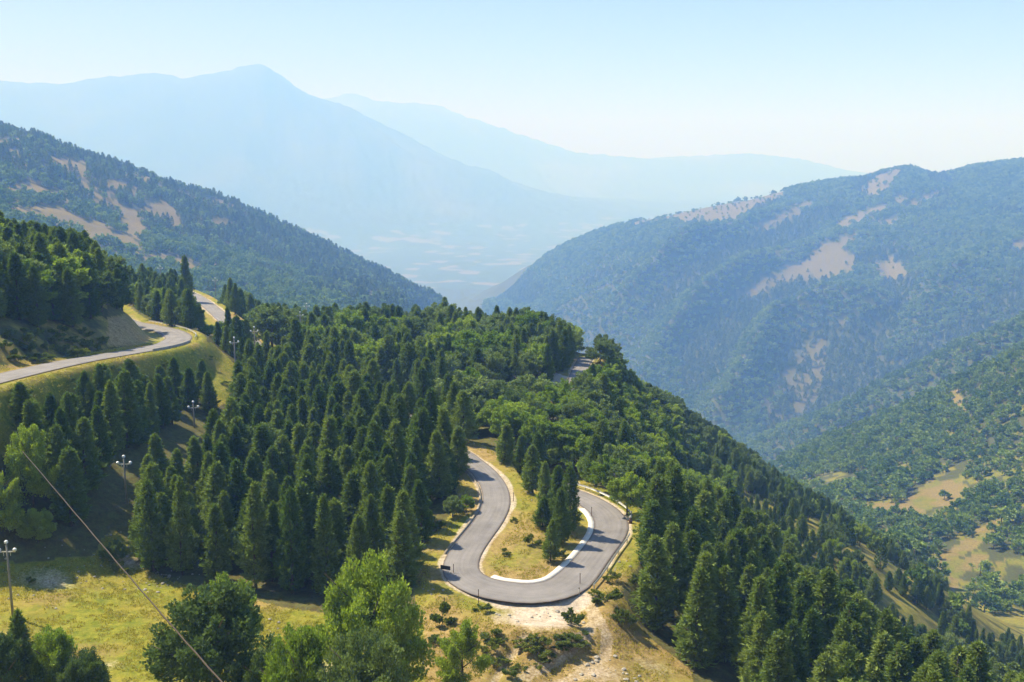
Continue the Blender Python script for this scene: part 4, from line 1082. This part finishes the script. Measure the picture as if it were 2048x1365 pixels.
ZONES = {  # near spur, base polygons in the photograph; (polygon, ymin, ymax, p_broad, p_bright, spacing, height, zone label)
 'left_stand': ([(-110, 900), (0, 850), (50, 832), (150, 766), (270, 755), (350, 757), (425, 775), (445, 860), (420, 900), (300, 930), (240, 1010), (190, 1075), (130, 1080), (110, 1000), (-110, 1000)], 110, 215, 0.0, 0.0, 4.6, (9.5, 12.5)),
 'main_stand': ([(430, 812), (470, 800), (500, 740), (480, 690), (560, 680), (780, 690), (900, 800), (960, 880), (915, 915), (905, 985), (860, 1020), (840, 1120), (845, 1160), (800, 1165), (700, 1170), (560, 1180), (440, 1155), (340, 1140), (275, 1105), (270, 1010), (330, 920), (440, 860)], 112, 262, 0.0, 0.0, 4.6, (10, 13.5)),
 'knoll': ([(-300, 660), (0, 668), (160, 658), (250, 634), (262, 560), (200, 500), (-300, 420)], 175, 330, 0.08, 0.04, 4.6, (11, 15)),
 'bend': ([(262, 612), (300, 640), (345, 655), (395, 665), (440, 690), (500, 735), (560, 690), (480, 650), (440, 655), (380, 640), (375, 590), (300, 575), (255, 590)], 225, 400, 0.15, 0.08, 4.6, (8, 11)),
 'crest': ([(455, 640), (470, 590), (700, 560), (1100, 570), (1190, 640), (1165, 705), (1120, 740), (1110, 770), (900, 790), (780, 780), (560, 690), (500, 650)], 225, 400, 0.58, 0.12, 5.0, (9, 12.5)),
 'belt': ([(850, 815), (1000, 805), (1100, 808), (1140, 805), (1160, 800), (1190, 720), (1230, 760), (1300, 820), (1420, 930), (1480, 1010), (1430, 1060), (1350, 1080), (1290, 1045), (1230, 1018), (1160, 970), (1120, 945), (1060, 905), (960, 880), (900, 830)], 150, 340, 0.82, 0.55, 4.9, (7, 10)),
 'right_stand': ([(1262, 1195), (1268, 1110), (1290, 1070), (1400, 1075), (1520, 1140), (1700, 1250), (1850, 1350), (2300, 1560), (1700, 1700), (1540, 1450), (1400, 1350), (1315, 1290)], 80, 190, 0.0, 0.0, 4.8, (11, 13.5)),
 'spur_slope': ([(1400, 1070), (1480, 1010), (1420, 900), (1400, 860), (1560, 900), (1700, 1010), (1850, 1150), (1960, 1260), (2200, 1400), (2300, 1560), (1850, 1350), (1700, 1250), (1520, 1140)], 180, 385, 0.2, 0.04, 4.3, (5.5, 8)),
 'spur_edge': ([(1165, 690), (1300, 740), (1450, 850), (1560, 920), (1500, 990), (1420, 920), (1300, 830), (1200, 740)], 250, 400, 0.75, 0.04, 5.2, (7, 9.5)),
}
ZL = {'left_stand': 'the stand between upper road and meadow', 'main_stand': 'the dense stand left of the hairpin',
 'knoll': 'the knoll above the upper road', 'bend': 'the wood behind the upper road bend', 'crest': 'the wooded crest behind the hairpin',
 'belt': 'the belt above the right hairpin arm', 'right_stand': 'the stand right of the hairpin', 'spur_slope': 'the steep slope falling to the right valley', 'spur_edge': 'the skyline of the right ridge edge'}
OPEN = [  # ground the photograph shows clear of crowns
 [(938, 912), (960, 905), (1010, 950), (1030, 1000), (1010, 1050), (970, 1090), (975, 1140), (1010, 1160), (1070, 1165), (1120, 1150), (1080, 1130), (1180, 1040), (1165, 1000), (1175, 990), (1240, 1030), (1262, 1060), (1240, 1110), (1190, 1180), (1100, 1205), (980, 1200), (890, 1150), (885, 1110), (960, 1010)],
 [(-50, 765), (0, 745), (130, 710), (290, 690), (320, 675), (280, 650), (340, 650), (390, 670), (385, 690), (290, 712), (150, 735), (0, 778), (-50, 790)],
 [(388, 592), (405, 588), (460, 632), (455, 640), (430, 645), (395, 615)],
 [(1152, 722), (1165, 708), (1182, 712), (1170, 735), (1152, 745)], [(1104, 792), (1138, 786), (1138, 798), (1104, 802)],
 [(400, 690), (430, 700), (470, 740), (478, 775), (430, 790), (425, 740)],
 [(150, 690), (262, 640), (300, 660), (280, 690)], [(905, 885), (960, 895), (1040, 950), (1072, 1008), (1020, 1000), (980, 930)],
 [(1235, 1035), (1285, 1045), (1262, 1080), (1235, 1160), (1250, 1190), (1180, 1200), (1215, 1120)], [(770, 800), (795, 802), (792, 814), (772, 812)],
]
cand = []   # (kind, x, y, h, w, bright, zone)
for zi, (zn, (poly, y0, y1, pb, pbr, sp_, hr)) in enumerate(ZONES.items()):
    X, Yg = jgrid(-220, 260, max(70, y0), y1, sp_, 900 + zi, 0.75)
    a_, b_, z_ = pix(X, Yg)
    ok = inpoly(a_, b_, poly)
    X, Yg, a_, b_ = X[ok], Yg[ok], a_[ok], b_[ok]
    rd = road_dist(X, Yg); pd, _ = seg_dist(X, Yg, polexy)
    ok = (rd > {'bend': 4.2, 'knoll': 5.4, 'crest': 3.3, 'belt': 3.6, 'main_stand': 3.6}.get(zn, 4.6)) & (pd > (3.4 if zn in ('left_stand', 'main_stand') else 1.5))
    ok &= np.array([np.min(np.hypot(sx_ - x, sy_ - y) - srad_) > 0 for x, y in zip(X, Yg)]) if len(X) else ok
    if zn == 'spur_slope': ok &= fbm(X / 12, Yg / 12, 3, 61) < 0.60
    X, Yg, a_, b_ = X[ok], Yg[ok], a_[ok], b_[ok]
    ok = np.ones(len(X), bool)
    if zn != 'spur_slope':
        hh_ = (hr[0] + hr[1]) / 2; hp_ = hh_ * (0.82 if zn == 'left_stand' else 0.95) / Yg * FPX; wp_ = hh_ * (0.17 if pb < .1 else 0.36) / Yg * FPX
        for fx, fy in ((0, 1), (0, .75), (-.7, .5), (.7, .5), (-.8, .25), (.8, .25), (0, .4)):
            for poly_ in OPEN: ok &= ~inpoly(a_ + fx * wp_, b_ - fy * hp_, poly_)
        for q in POLES:
            ok &= ~((Yg < q[3] + 2) & (np.abs(a_ - q[0]) < (wp_ + 9 if q[3] < 240 else wp_ * .6)) & (b_ - hp_ < q[2] + (40 if q[3] < 240 else 12)) & (b_ > q[2]))
    X, Yg, a_, b_ = X[ok], Yg[ok], a_[ok], b_[ok]
    clus = fbm(X / 22, Yg / 22, 2, 71)
    rng = np.random.default_rng(1000 + zi)
    for x, y, c_, ax in zip(X, Yg, clus, a_):
        q = rng.random() * 0.5 + c_ * 0.5 + (rng.random() - .5) * .2
        thr = 0.16 if pb < 0.01 else 0.28 + 0.45 * pb
        br = q < thr
        h = (hr[0] + (hr[1] - hr[0]) * rng.random()) * (0.82 + 0.24 * rng.random())
        if br: h *= 0.85; w = h * (0.75 + 0.35 * rng.random())
        else: w = h * (0.41 + 0.11 * rng.random())
        cand.append(('b' if br else 'p', x, y, h, w, br and rng.random() < pbr / max(pb, .01), zn))
print('near candidates', len(cand), sum(c_[0] == 'b' for c_ in cand))

def vis_size(c_):
    px_, py_, _ = pix(np.array([c_[1]]), np.array([c_[2]]))
    inside = (-60 < px_[0] < 2110) and (py_[0] - c_[3] / c_[2] * FPX < 1365)
    return (c_[3] / c_[2]) * (1 if inside else 0.0)
keep = {'p': 300, 'b': 300}
for kd in 'pb': keep[kd] -= sum(1 for s in SPECIALS if s[0] == kd or (kd == 'b' and s[0] == 'f'))
indiv = []; rest = {'p': [], 'b': []}
for kd in 'pb':
    L = sorted([c_ for c_ in cand if c_[0] == kd], key=lambda q: -vis_size(q))
    L = [q for q in L if vis_size(q) > 0] + [q for q in L if vis_size(q) == 0 and q[2] < 420]
    indiv += L[:keep[kd]]; rest[kd] += L[keep[kd]:]

def spawn(kind, x, y, h, w, bright, label, k, group):
    if kind == 'p':
        s = h / 12.0; base_w = [4.3, 4.8, 4.0, 4.6, 5.2, 4.2, 5.0, 3.8, 4.6][k % 9]
        return make_tree('pine_tree', PINES, k, x, y, s, label, 'pine tree', group, w / (base_w * s))
    if kind == 'f':
        s = h / 9.0; base_w = [7.6, 8.4, 7.0, 8.8][k % 4]
        return make_tree('broadleaf_tree', FRONT, k, x, y, s, label, 'broadleaf tree', group, w / (base_w * s), bright, fam='front')
    s = h / 9.0; base_w = [7.4, 8.6, 6.8, 8.0, 9.0][k % 5]
    return make_tree('broadleaf_tree', BROAD, k, x, y, s, label, 'broadleaf tree', group, w / (base_w * s), bright)
for s in SPECIALS:
    if float(road_dist(np.array([s[1]]), np.array([s[2]]))[0]) < 2.6: print('on road', s[6]); continue
    spawn(s[0], s[1], s[2], s[3], s[4], s[5], s[6], s[7], s[8])
LM = [('pole at the left meadow edge', P(12, 1255, 108)), ('pole in the grass gap', P(247, 1050, 138)), ('pole inside the left stand', P(386, 880, 180)), ('slender pole below the upper bend', P(468, 780, 216)),
 ('dark chevron board', hit(891, 1150)), ('corner end of the hairpin guardrail', hit(1261, 1047)), ('rusty marker post', hit(957, 1207)), ('bright corner tree of the hairpin', hit(1254, 1030)),
 ('big round tree by the poles', P(545, 705, 268)), ('tall dark conifer near the second road', P(376, 618, 352)), ('curved guardrail of the upper bend', P(372, 675, 228)), ('overhanging pine by the left arm', hit(915, 950)),
 ('leftmost front row pine', hit(308, 1142)), ('second front row pine', hit(365, 1150)), ('third front row pine', hit(437, 1165)), ('tall fourth front row pine', hit(512, 1178)), ('fifth front row pine', hit(586, 1188)), ('sixth front row pine', hit(656, 1192)),
 ('right end pine of the front row', hit(808, 1176)), ('short grey piece of far road', P(1120, 797, 227)), ('far road piece at the ridge edge', P(1165, 715, 278)), ('wide lone grey-green tree', hit(930, 838)),
 ('pale rounded crest tree', hit(700, 712)), ('widest light crest tree', hit(948, 756)), ('long guardrail of the right hairpin arm', hit(1245, 1110)), ('dry slope below the right stand', hit(1330, 1290)), ('lower left corner of the right stand', hit(1262, 1190)),
 ('tip of the grass tongue', hit(478, 778)), ('knoll edge above the upper road', P(250, 634, 240)), ('shaded bank above the upper road', P(120, 660, 200)), ('left frame edge on the road slope', P(10, 850, 150)), ('middle tree of the bright belt', hit(1085, 900))]
OWN = {}
for ln, p_ in LM:
    for dn, vx_, vy_ in (('left of', -1, 0), ('right of', 1, 0), ('behind', 0, 1), ('in front of', 0, -1)):
        best, bi = 14.0, None
        for i, c_ in enumerate(indiv):
            if i in OWN or vis_size(c_) == 0: continue
            dx, dy = c_[1] - p_[0], c_[2] - p_[1]; d_ = math.hypot(dx, dy)
            if 0.5 < d_ < best and (dx * vx_ + dy * vy_) / d_ > 0.75: best, bi = d_, i
        if bi is not None:
            c_ = indiv[bi]; k_ = c_[4] / c_[3]
            if c_[0] == 'p': w_ = ('slim ' if k_ < .45 else 'broad ' if k_ > .48 else '') + 'pine'
            else: w_ = ('yellow-green ' if c_[5] else 'mid green ') + 'broadleaf tree'
            if len(('nearest ' + w_ + ' ' + dn + ' the ' + ln).replace('-', ' ').split()) > 15: w_ = w_.split()[-1]
            OWN[bi] = 'nearest ' + w_ + ' ' + dn + ' the ' + ln
for t_ in OWN.values():
    if len(t_.replace('-', ' ').split()) > 14: print('LONG', t_)
for i, c_ in enumerate(indiv):
    if i in OWN:
        spawn(c_[0], c_[1], c_[2], c_[3], c_[4], c_[5], OWN[i], random.randrange(30), ('pines' if c_[0] == 'p' else 'broadleaf trees') + ' of ' + ZL[c_[6]]); continue
    if c_[0] == 'p':
        hw = ('tall' if c_[3] > 11.2 else 'short' if c_[3] < 9 else 'middle-sized') + (' slim' if c_[4] / c_[3] < .465 else ' broad')
        lb = hw + ' dark green pine standing in ' + ZL[c_[6]]; gp = hw + ' pines of ' + ZL[c_[6]]
    else:
        lb = ('yellow-green' if c_[5] else 'mid green') + ' rounded broadleaf tree in ' + ZL[c_[6]]; gp = ('bright' if c_[5] else 'green') + ' broadleaf trees of ' + ZL[c_[6]]
    spawn(c_[0], c_[1], c_[2], c_[3], c_[4], c_[5], lb, random.randrange(30), gp)

# ------------------------------------------------------------------ masses of trees: one object each
def scatter(name, pts, scl, rotz, idx, protos, label, cat=None):
    """protos: list of lists of objects (parts of one tree)"""
    me = bpy.data.meshes.new(name); n = len(pts)
    me.vertices.add(n); me.vertices.foreach_set('co', np.asarray(pts, np.float32).ravel())
    a1 = me.attributes.new('scl', 'FLOAT_VECTOR', 'POINT'); a1.data.foreach_set('vector', np.asarray(scl, np.float32).ravel())
    rv = np.zeros((n, 3), np.float32); rv[:, 2] = rotz
    a2 = me.attributes.new('rot', 'FLOAT_VECTOR', 'POINT'); a2.data.foreach_set('vector', rv.ravel())
    a3 = me.attributes.new('idx', 'INT', 'POINT'); a3.data.foreach_set('value', np.asarray(idx, np.int32))
    o = obj(name, me); tag(o, label, cat, None, 'stuff')
    ng = bpy.data.node_groups.new(name + '_scatter', 'GeometryNodeTree')
    ng.interface.new_socket('Geometry', in_out='INPUT', socket_type='NodeSocketGeometry')
    ng.interface.new_socket('Geometry', in_out='OUTPUT', socket_type='NodeSocketGeometry')
    nn = ng.nodes; ll = ng.links
    gi = nn.new('NodeGroupInput'); go = nn.new('NodeGroupOutput')
    iop = nn.new('GeometryNodeInstanceOnPoints'); jn = nn.new('GeometryNodeJoinGeometry')
    ll.new(gi.outputs[0], iop.inputs['Points'])
    for pr in protos:
        j2 = nn.new('GeometryNodeJoinGeometry'); g2 = nn.new('GeometryNodeGeometryToInstance')
        for ob_ in pr:
            oi = nn.new('GeometryNodeObjectInfo'); oi.inputs['Object'].default_value = ob_; oi.transform_space = 'ORIGINAL'
            ll.new(oi.outputs['Geometry'], j2.inputs[0])
        ll.new(j2.outputs[0], g2.inputs[0]); ll.new(g2.outputs[0], jn.inputs[0])
    ll.new(jn.outputs[0], iop.inputs['Instance'])
    iop.inputs['Pick Instance'].default_value = True
    def na(nm, t):
        q = nn.new('GeometryNodeInputNamedAttribute'); q.data_type = t; q.inputs['Name'].default_value = nm; return q.outputs[0]
    ll.new(na('idx', 'INT'), iop.inputs['Instance Index'])
    ll.new(na('scl', 'FLOAT_VECTOR'), iop.inputs['Scale'])
    try: ll.new(na('rot', 'FLOAT_VECTOR'), iop.inputs['Rotation'])
    except Exception: pass
    ll.new(iop.outputs[0], go.inputs[0])
    md = o.modifiers.new('scatter', 'NODES'); md.node_group = ng
    return o
def proto_objs(name, protos, bright=False):
    out = []
    for k in range(len(protos)):
        key = (name, k, bright)
        if key in TREES_MADE: out.append(list(TREES_MADE[key]))
    return out
def mass(name, L, protos_o, refh, refw, label):
    if not L: return
    A = np.array([(q[1], q[2], q[3], q[4]) for q in L]); z = H(A[:, 0], A[:, 1]) - 0.1
    rng = np.random.default_rng(len(L))
    scl = np.stack([A[:, 3] / refw, A[:, 3] / refw, A[:, 2] / refh], 1)
    scatter(name, np.stack([A[:, 0], A[:, 1], z], 1), scl, rng.random(len(L)) * 6.28, rng.integers(0, len(protos_o), len(L)), protos_o, label)
mass('pine_forest', rest['p'], proto_objs('pine_tree', PINES), 12.0, 4.5, 'dense dark pine forest covering the near ridge behind the first rows')
mass('broadleaf_forest', [q for q in rest['b'] if not q[5]], proto_objs('broadleaf_tree', BROAD), 9.0, 8.0, 'broadleaf woodland covering the near ridge and its right shoulder')
mass('bright_broadleaf_forest', [q for q in rest['b'] if q[5]], proto_objs('broadleaf_tree', BROAD, True), 9.0, 8.0, 'scattered yellow-green broadleaf trees on the near ridge')

# hillsides ---------------------------------------------------------------
def hill(x0, x1, y0, y1, s, seed, cond, hr, wr, bare_keep=0.03):
    X, Yg = jgrid(x0, x1, y0, y1, s, seed, 0.95)
    XO, YO = X, Yg; k_ = ratio(Yg); X = X * k_; Yg = Yg * k_
    a_, b_, z_ = pix(X, Yg)
    ok = (a_ > -220) & (a_ < 2270) & cond(XO, YO, a_, b_, z_)
    X, Yg, z_ , a_, b_ = X[ok], Yg[ok], z_[ok], a_[ok], b_[ok]
    rng = np.random.default_rng(seed + 5)
    bare = lookup(BARE_G, X, Yg); rock = lookup(ROCK_G, X, Yg)
    ok = (~bare | (rng.random(len(X)) < bare_keep)) & (~rock | (rng.random(len(X)) < 0.55))
    X, Yg, z_, a_, b_ = X[ok], Yg[ok], z_[ok], a_[ok], b_[ok]
    u = rng.random(len(X)); h = hr[0] + (hr[1] - hr[0]) * u ** 1.3; h *= (0.8 + 0.5 * fbm(X / 60, Yg / 60, 2, seed)) * ratio(unratio(Yg))
    w = h * (wr[0] + (wr[1] - wr[0]) * rng.random(len(X)))
    h = np.where(lookup(BARE_G, X, Yg), h * .6, h); w = np.where(lookup(BARE_G, X, Yg), w * .6, w)
    return X, Yg, z_, h, w, a_, b_
# one real tree of each far kind stands in the right valley; the masses reuse its crown and trunk
rng_ = random.Random(3)
for k in range(4):
    p = hit([1765, 1830, 1900, 1960][k], [1100, 1190, 1240, 1150][k])
    make_tree('valley_tree', LOW, k, p[0], p[1], 1.0, ['round tree on the valley floor left of the pale clearings', 'round tree below the pale valley clearings', 'round tree near the bottom of the right valley', 'round tree at the right edge of the pale valley clearing'][k], 'broadleaf tree', None)
for k in range(3):
    p = hit([1690, 1640, 1760][k], [1090, 1040, 1140][k])
    make_tree('hill_pine', LOWP, k, p[0], p[1], 0.85, ['small pine on the steep right slope above the valley track', 'small pine high on the steep right slope', 'small pine at the foot of the steep right slope'][k], 'pine tree', None)
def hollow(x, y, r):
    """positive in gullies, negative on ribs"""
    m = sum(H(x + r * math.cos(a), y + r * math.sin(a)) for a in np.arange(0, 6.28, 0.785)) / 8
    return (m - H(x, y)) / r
LO = proto_objs('valley_tree', LOW); LP = proto_objs('hill_pine', LOWP)
def hill_mass(name, parts, protos_o, refh, refw, label):
    A = [np.concatenate([p[i] for p in parts]) for i in range(5)]
    rng = np.random.default_rng(17)
    n = len(A[0]); print(name, n)
    scl = np.stack([A[4] / refw, A[4] / refw, A[3] / refh], 1)
    scatter(name, np.stack([A[0], A[1], A[2] - 0.4], 1), scl, rng.random(n) * 6.28, rng.integers(0, len(protos_o), n), protos_o, label)
# left hill
lh = hill(-900, 20, 480, 1500, 6.0, 40, lambda x, y, a, b, z: (a < 930) & (y > 480 + np.clip(a - 300, 0, 500) * .2), (6, 11), (0.7, 1.0))
# pines on its upper and right parts
rg = np.random.default_rng(5)
upper = (lh[6] - (262 + lh[5] * 0.40)) < 66 + 40 * (fbm(lh[0] / 80, lh[1] / 80, 2, 9) - .5) * 2
isP = upper & (rg.random(len(lh[0])) < 0.8)
streak = (fbm(lh[0] / 30, lh[1] / 110, 3, 13) > 0.615) & (lh[6] < 300 + lh[5] * 0.42 + 120) & (lh[5] < 500)
pick = lambda t, m: tuple(q[m] for q in t)
L_b = pick(lh, ~isP & ~streak); L_p = pick(lh, isP & ~streak)
L_p = (L_p[0], L_p[1], L_p[2], L_p[3] * 1.0, L_p[3] * 0.55, L_p[5], L_p[6])
# right valley near
rv = hill(60, 520, 330, 900, 6.2, 41, lambda x, y, a, b, z: (a > 1480) & (y > 395 - np.clip((a - 1750) * .12, 0, 60)) & ((fbm(x / 30, y / 30, 3, 19) < 0.60) | (b < 930)), (4.5, 9), (0.85, 1.2), 0.13)
bigm = hill(-60, 1500, 780, 2280, 6.6, 42, lambda x, y, a, b, z: (a > 880) & (y > 840), (6, 10), (0.9, 1.25), 0.10)
hill_mass('hillside_broadleaf_woods', [L_b], LO, 8.0, 7.2, 'mixed broadleaf woods on the lower half of the left hill')
hill_mass('hillside_pine_woods', [L_p], LP, 9.0, 4.3, 'dark pine woods on the upper slope and skyline of the left hill')
hill_mass('valley_woods', [rv], LO, 8.0, 7.2, 'round trees and bushes in the right valley and on its near hill')
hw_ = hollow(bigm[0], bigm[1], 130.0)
gul = (hw_ + (fbm(bigm[0] / 150, bigm[1] / 150, 3, 23) - .5) * 0.30 + (rg.random(len(hw_)) - .5) * .06) > 0.035  # part real growth, part painted shade: darker conifers fill hollows, lighter broadleaf the ribs
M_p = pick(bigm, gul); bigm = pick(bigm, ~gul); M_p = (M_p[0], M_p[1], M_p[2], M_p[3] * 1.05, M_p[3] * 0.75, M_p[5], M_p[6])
hill_mass('mountain_shade_pines', [M_p], LP, 9.0, 4.3, 'dark conifer woods in the hollows of the big mountain, imitating their shade')
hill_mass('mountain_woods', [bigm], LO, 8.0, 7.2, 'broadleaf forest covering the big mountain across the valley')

# ------------------------------------------------------------------ shrubs near the hairpin and meadow
SH = [(1142, 1250, 1.9, 2.6, 'dark shrub at the right edge of the gravel pad'), (1215, 1205, 2.0, 3.2, 'green shrub right of the long guardrail end'), (1248, 1250, 1.8, 2.8, 'green shrub on the dry slope below the right pine stand'),
 (885, 1248, 2.6, 3.0, 'dark green shrub below the tall rusty marker post'), (965, 1222, 1.1, 2.0, 'low shrub just right of the tall rusty marker post'), (1225, 1165, 1.3, 2.2, 'shrub among rubble outside the long guardrail'),
 (60, 1165, 0.7, 1.3, 'low tuft-like shrub on the stony meadow patch'), (240, 1145, 1.6, 2.0, 'shrub beside the cable at the meadow corner'), (215, 1120, 1.5, 2.2, 'shrub at the mouth of the grass gap'),
 (1010, 1110, 0.9, 1.5, 'small bush in the middle of the island grass'), (1065, 1090, 1.6, 2.2, 'bush against the left side of the lone island pine'), (1125, 1120, 1.3, 1.8, 'bush right of the lone island pine'),
 (1028, 1045, 0.8, 1.2, 'tiny bush on the upper island grass'), (580, 1272, 0.8, 1.4, 'tiny bush on the meadow strip beside the large tree'), (1190, 1195, 0.9, 1.6, 'low scrub beside the stub post'),
 (1270, 1175, 1.8, 2.4, 'shrub at the foot of the right pine stand'), (1020, 1350, 0.9, 2.0, 'low shrub beside the foot path on the bank'), (880, 1060, 1.2, 1.8, 'bush on the left hairpin verge in the sun'),
 (40, 800, 2.2, 3.2, 'dark green bush on the grass left of the first pines under the upper road'), (230, 742, 1.2, 2.0, 'little bush half way down the grassy slope under the upper road'), (330, 735, 1.4, 2.4, 'bush on the grassy slope just below the wall of the upper bend'), (420, 720, 1.0, 1.8, 'tiny bush on the grass tongue near the upper bend'), (140, 765, 1.0, 1.8, 'small bush on the grassy slope under the upper road'), (450, 770, 0.8, 2.0, 'bush on the grassy slope beside the slender pole'), (170, 700, 2.2, 3.4, 'bush at the foot of the cut bank above the upper road'),
 (60, 705, 2.4, 3.6, 'bush on the shaded bank above the upper road'), (110, 690, 1.8, 3.2, 'smaller bush up the shaded bank above the upper road'), (1210, 770, 2.0, 4.0, 'bush on the ridge shoulder beside the far road'), (1080, 1330, 0.8, 1.8, 'low bush on the eroded bank right of the foot path'),
 (1040, 1292, 0.7, 2.2, 'scrubby clump on the lip of the eroded bank'), (1120, 1285, 0.8, 2.4, 'scrubby clump on the right lip of the eroded bank'), (780, 1295, 0.7, 2.0, 'scrubby clump on the left lip of the eroded bank')]
for i_, (px, py) in enumerate([(10, 700), (30, 722), (45, 690), (80, 725), (95, 705), (130, 712), (145, 690), (155, 715), (185, 700), (205, 690), (120, 672), (70, 676), (20, 678), (170, 676)]):
    SH.append((px, py, 1.6 + .5 * (i_ % 3), 2.6 + .7 * (i_ % 4), 'dark bush on the shaded bank above the upper road'))
for i_, (px, py) in enumerate([(845, 1292), (870, 1286), (985, 1276), (1005, 1284), (1070, 1284), (1090, 1290), (1110, 1296), (1140, 1282), (1155, 1290), (1165, 1272), (1060, 1300), (985, 1300), (965, 1318), (1000, 1330), (1075, 1312), (1100, 1318), (725, 1292), (750, 1305), (1040, 1340), (1130, 1300)]):
    SH.append((px, py, .55 + .2 * (i_ % 3), 1.6 + .5 * (i_ % 3), 'low olive scrub on the eroded bank below the gravel pad'))
for i, (px, py, h, w, lb) in enumerate(SH):
    p = hit(px, py); s = h / 2.2
    make_tree('shrub', SHRUBS, i, p[0], p[1], s, lb, 'shrub', 'bushes on the bank above the upper road' if lb.startswith('dark bush on') else 'low scrub on the eroded bank' if lb.startswith('low olive') else None, w / (3.2 * s), False, None, 'foliage', 'stem')

# ------------------------------------------------------------------ grass tufts and stones: too many to count
def grass():
    rng = np.random.default_rng(8)
    n = 230000
    x = rng.uniform(-105, 48, n); y = rng.uniform(86, 235, n)
    a_, b_, z_ = pix(x, y)
    lit = lookup(LITTER_G, x, y); drt = lookup(np.clip(dirt, 0, 1).reshape(RR.shape), x, y)
    ok = (lit < 0.3) & (drt < 0.35) & (road_dist(x, y) > 4.0) & (a_ > -50) & (a_ < 1500) & (fbm(x / 1.6, y / 1.6, 2, 88) > 0.40) & (rng.random(n) < np.clip((260 - y) / 150, .2, 1))
    x, y, z_ = x[ok], y[ok], z_[ok]
    k = 4
    B = np.repeat(np.stack([x, y, z_], 1), k, 0) + rng.normal(size=(len(x) * k, 3)) * np.array([.12, .12, 0])
    D = rng.normal(size=(len(B), 3)) * 0.45 + np.array([0, 0, 1.]); D /= np.linalg.norm(D, axis=1)[:, None]
    v, f = blades(B, D, 0.19, 0.08, rng)
    o = obj('grass', mesh_np('grass', v, f, (M_grass,))); tag(o, 'sunlit tufts of yellow-green grass on the open ground round the hairpin', None, None, 'stuff')
grass()
def stones():
    rng = np.random.default_rng(12); m = MB()
    ico = [(0, 0, 1), (.9, 0, .35), (.28, .85, .4), (-.72, .53, .38), (-.72, -.53, .4), (.28, -.85, .42), (.7, .5, -.4), (-.28, .85, -.4), (-.9, 0, -.4), (-.28, -.85, -.4), (.72, -.53, -.4), (0, 0, -1)]
    fc = [(0, 1, 2), (0, 2, 3), (0, 3, 4), (0, 4, 5), (0, 5, 1), (1, 6, 2), (2, 7, 3), (3, 8, 4), (4, 9, 5), (5, 10, 1), (6, 7, 2), (7, 8, 3), (8, 9, 4), (9, 10, 5), (10, 6, 1), (6, 11, 7), (7, 11, 8), (8, 11, 9), (9, 11, 10), (10, 11, 6)]
    for (px, py, rad, n) in ((100, 1165, 6, 45), (270, 1128, 6, 55), (330, 1165, 4, 25), (1185, 1345, 5, 60), (1235, 1130, 3, 25), (700, 1335, 5, 25), (1060, 985, 2.5, 14), (1085, 1220, 5, 40), (1020, 1000, 3, 10), (900, 1170, 4, 14), (575, 1255, 4, 16)):
        c_ = hit(px, py)
        for i in range(n):
            x = c_[0] + rng.normal() * rad * .6; y = c_[1] + rng.normal() * rad * .5
            if float(road_dist(np.array([x]), np.array([y]))[0]) < 3.6: continue
            z = float(H(np.array(x), np.array(y))); s = 0.08 + 0.22 * rng.random() ** 2.5
            m.add([(x + v_[0] * s * (0.7 + .6 * rng.random()), y + v_[1] * s * (.7 + .6 * rng.random()), z + v_[2] * s * .7 + s * .15) for v_ in ico], fc)
    o = m.build('loose_stones', M_stone); tag(o, 'small pale stones strewn over the bare patches of the slope', None, None, 'stuff')
stones()

# ------------------------------------------------------------------ haze: the air itself
HB = (-28500, 28500, -28500, 28500, float(vz.min()) - 1.5, float(vz.max()) + 25)
m = MB(); m.box(((HB[0] + HB[1]) / 2, (HB[2] + HB[3]) / 2, (HB[4] + HB[5]) / 2), (HB[1] - HB[0], HB[3] - HB[2], HB[5] - HB[4]))
mh, ns, ls = newmat('haze_air')
out = N(ns, 'ShaderNodeOutputMaterial'); pv = N(ns, 'ShaderNodeVolumePrincipled')
pv.inputs['Color'].default_value = rgb(HAZE_COLOR); pv.inputs['Absorption Color'].default_value = (0.97, 0.91, 1, 1)
pv.inputs['Density'].default_value = HAZE_DENSITY; pv.inputs['Anisotropy'].default_value = 0.0
ls.new(pv.outputs[0], out.inputs['Volume'])
hz = m.build('haze', mh); tag(hz, 'thin blue summer haze filling the valleys', None, None, 'stuff')
print('haze box z', HB[4], HB[5], 'objects', len(bpy.data.objects))
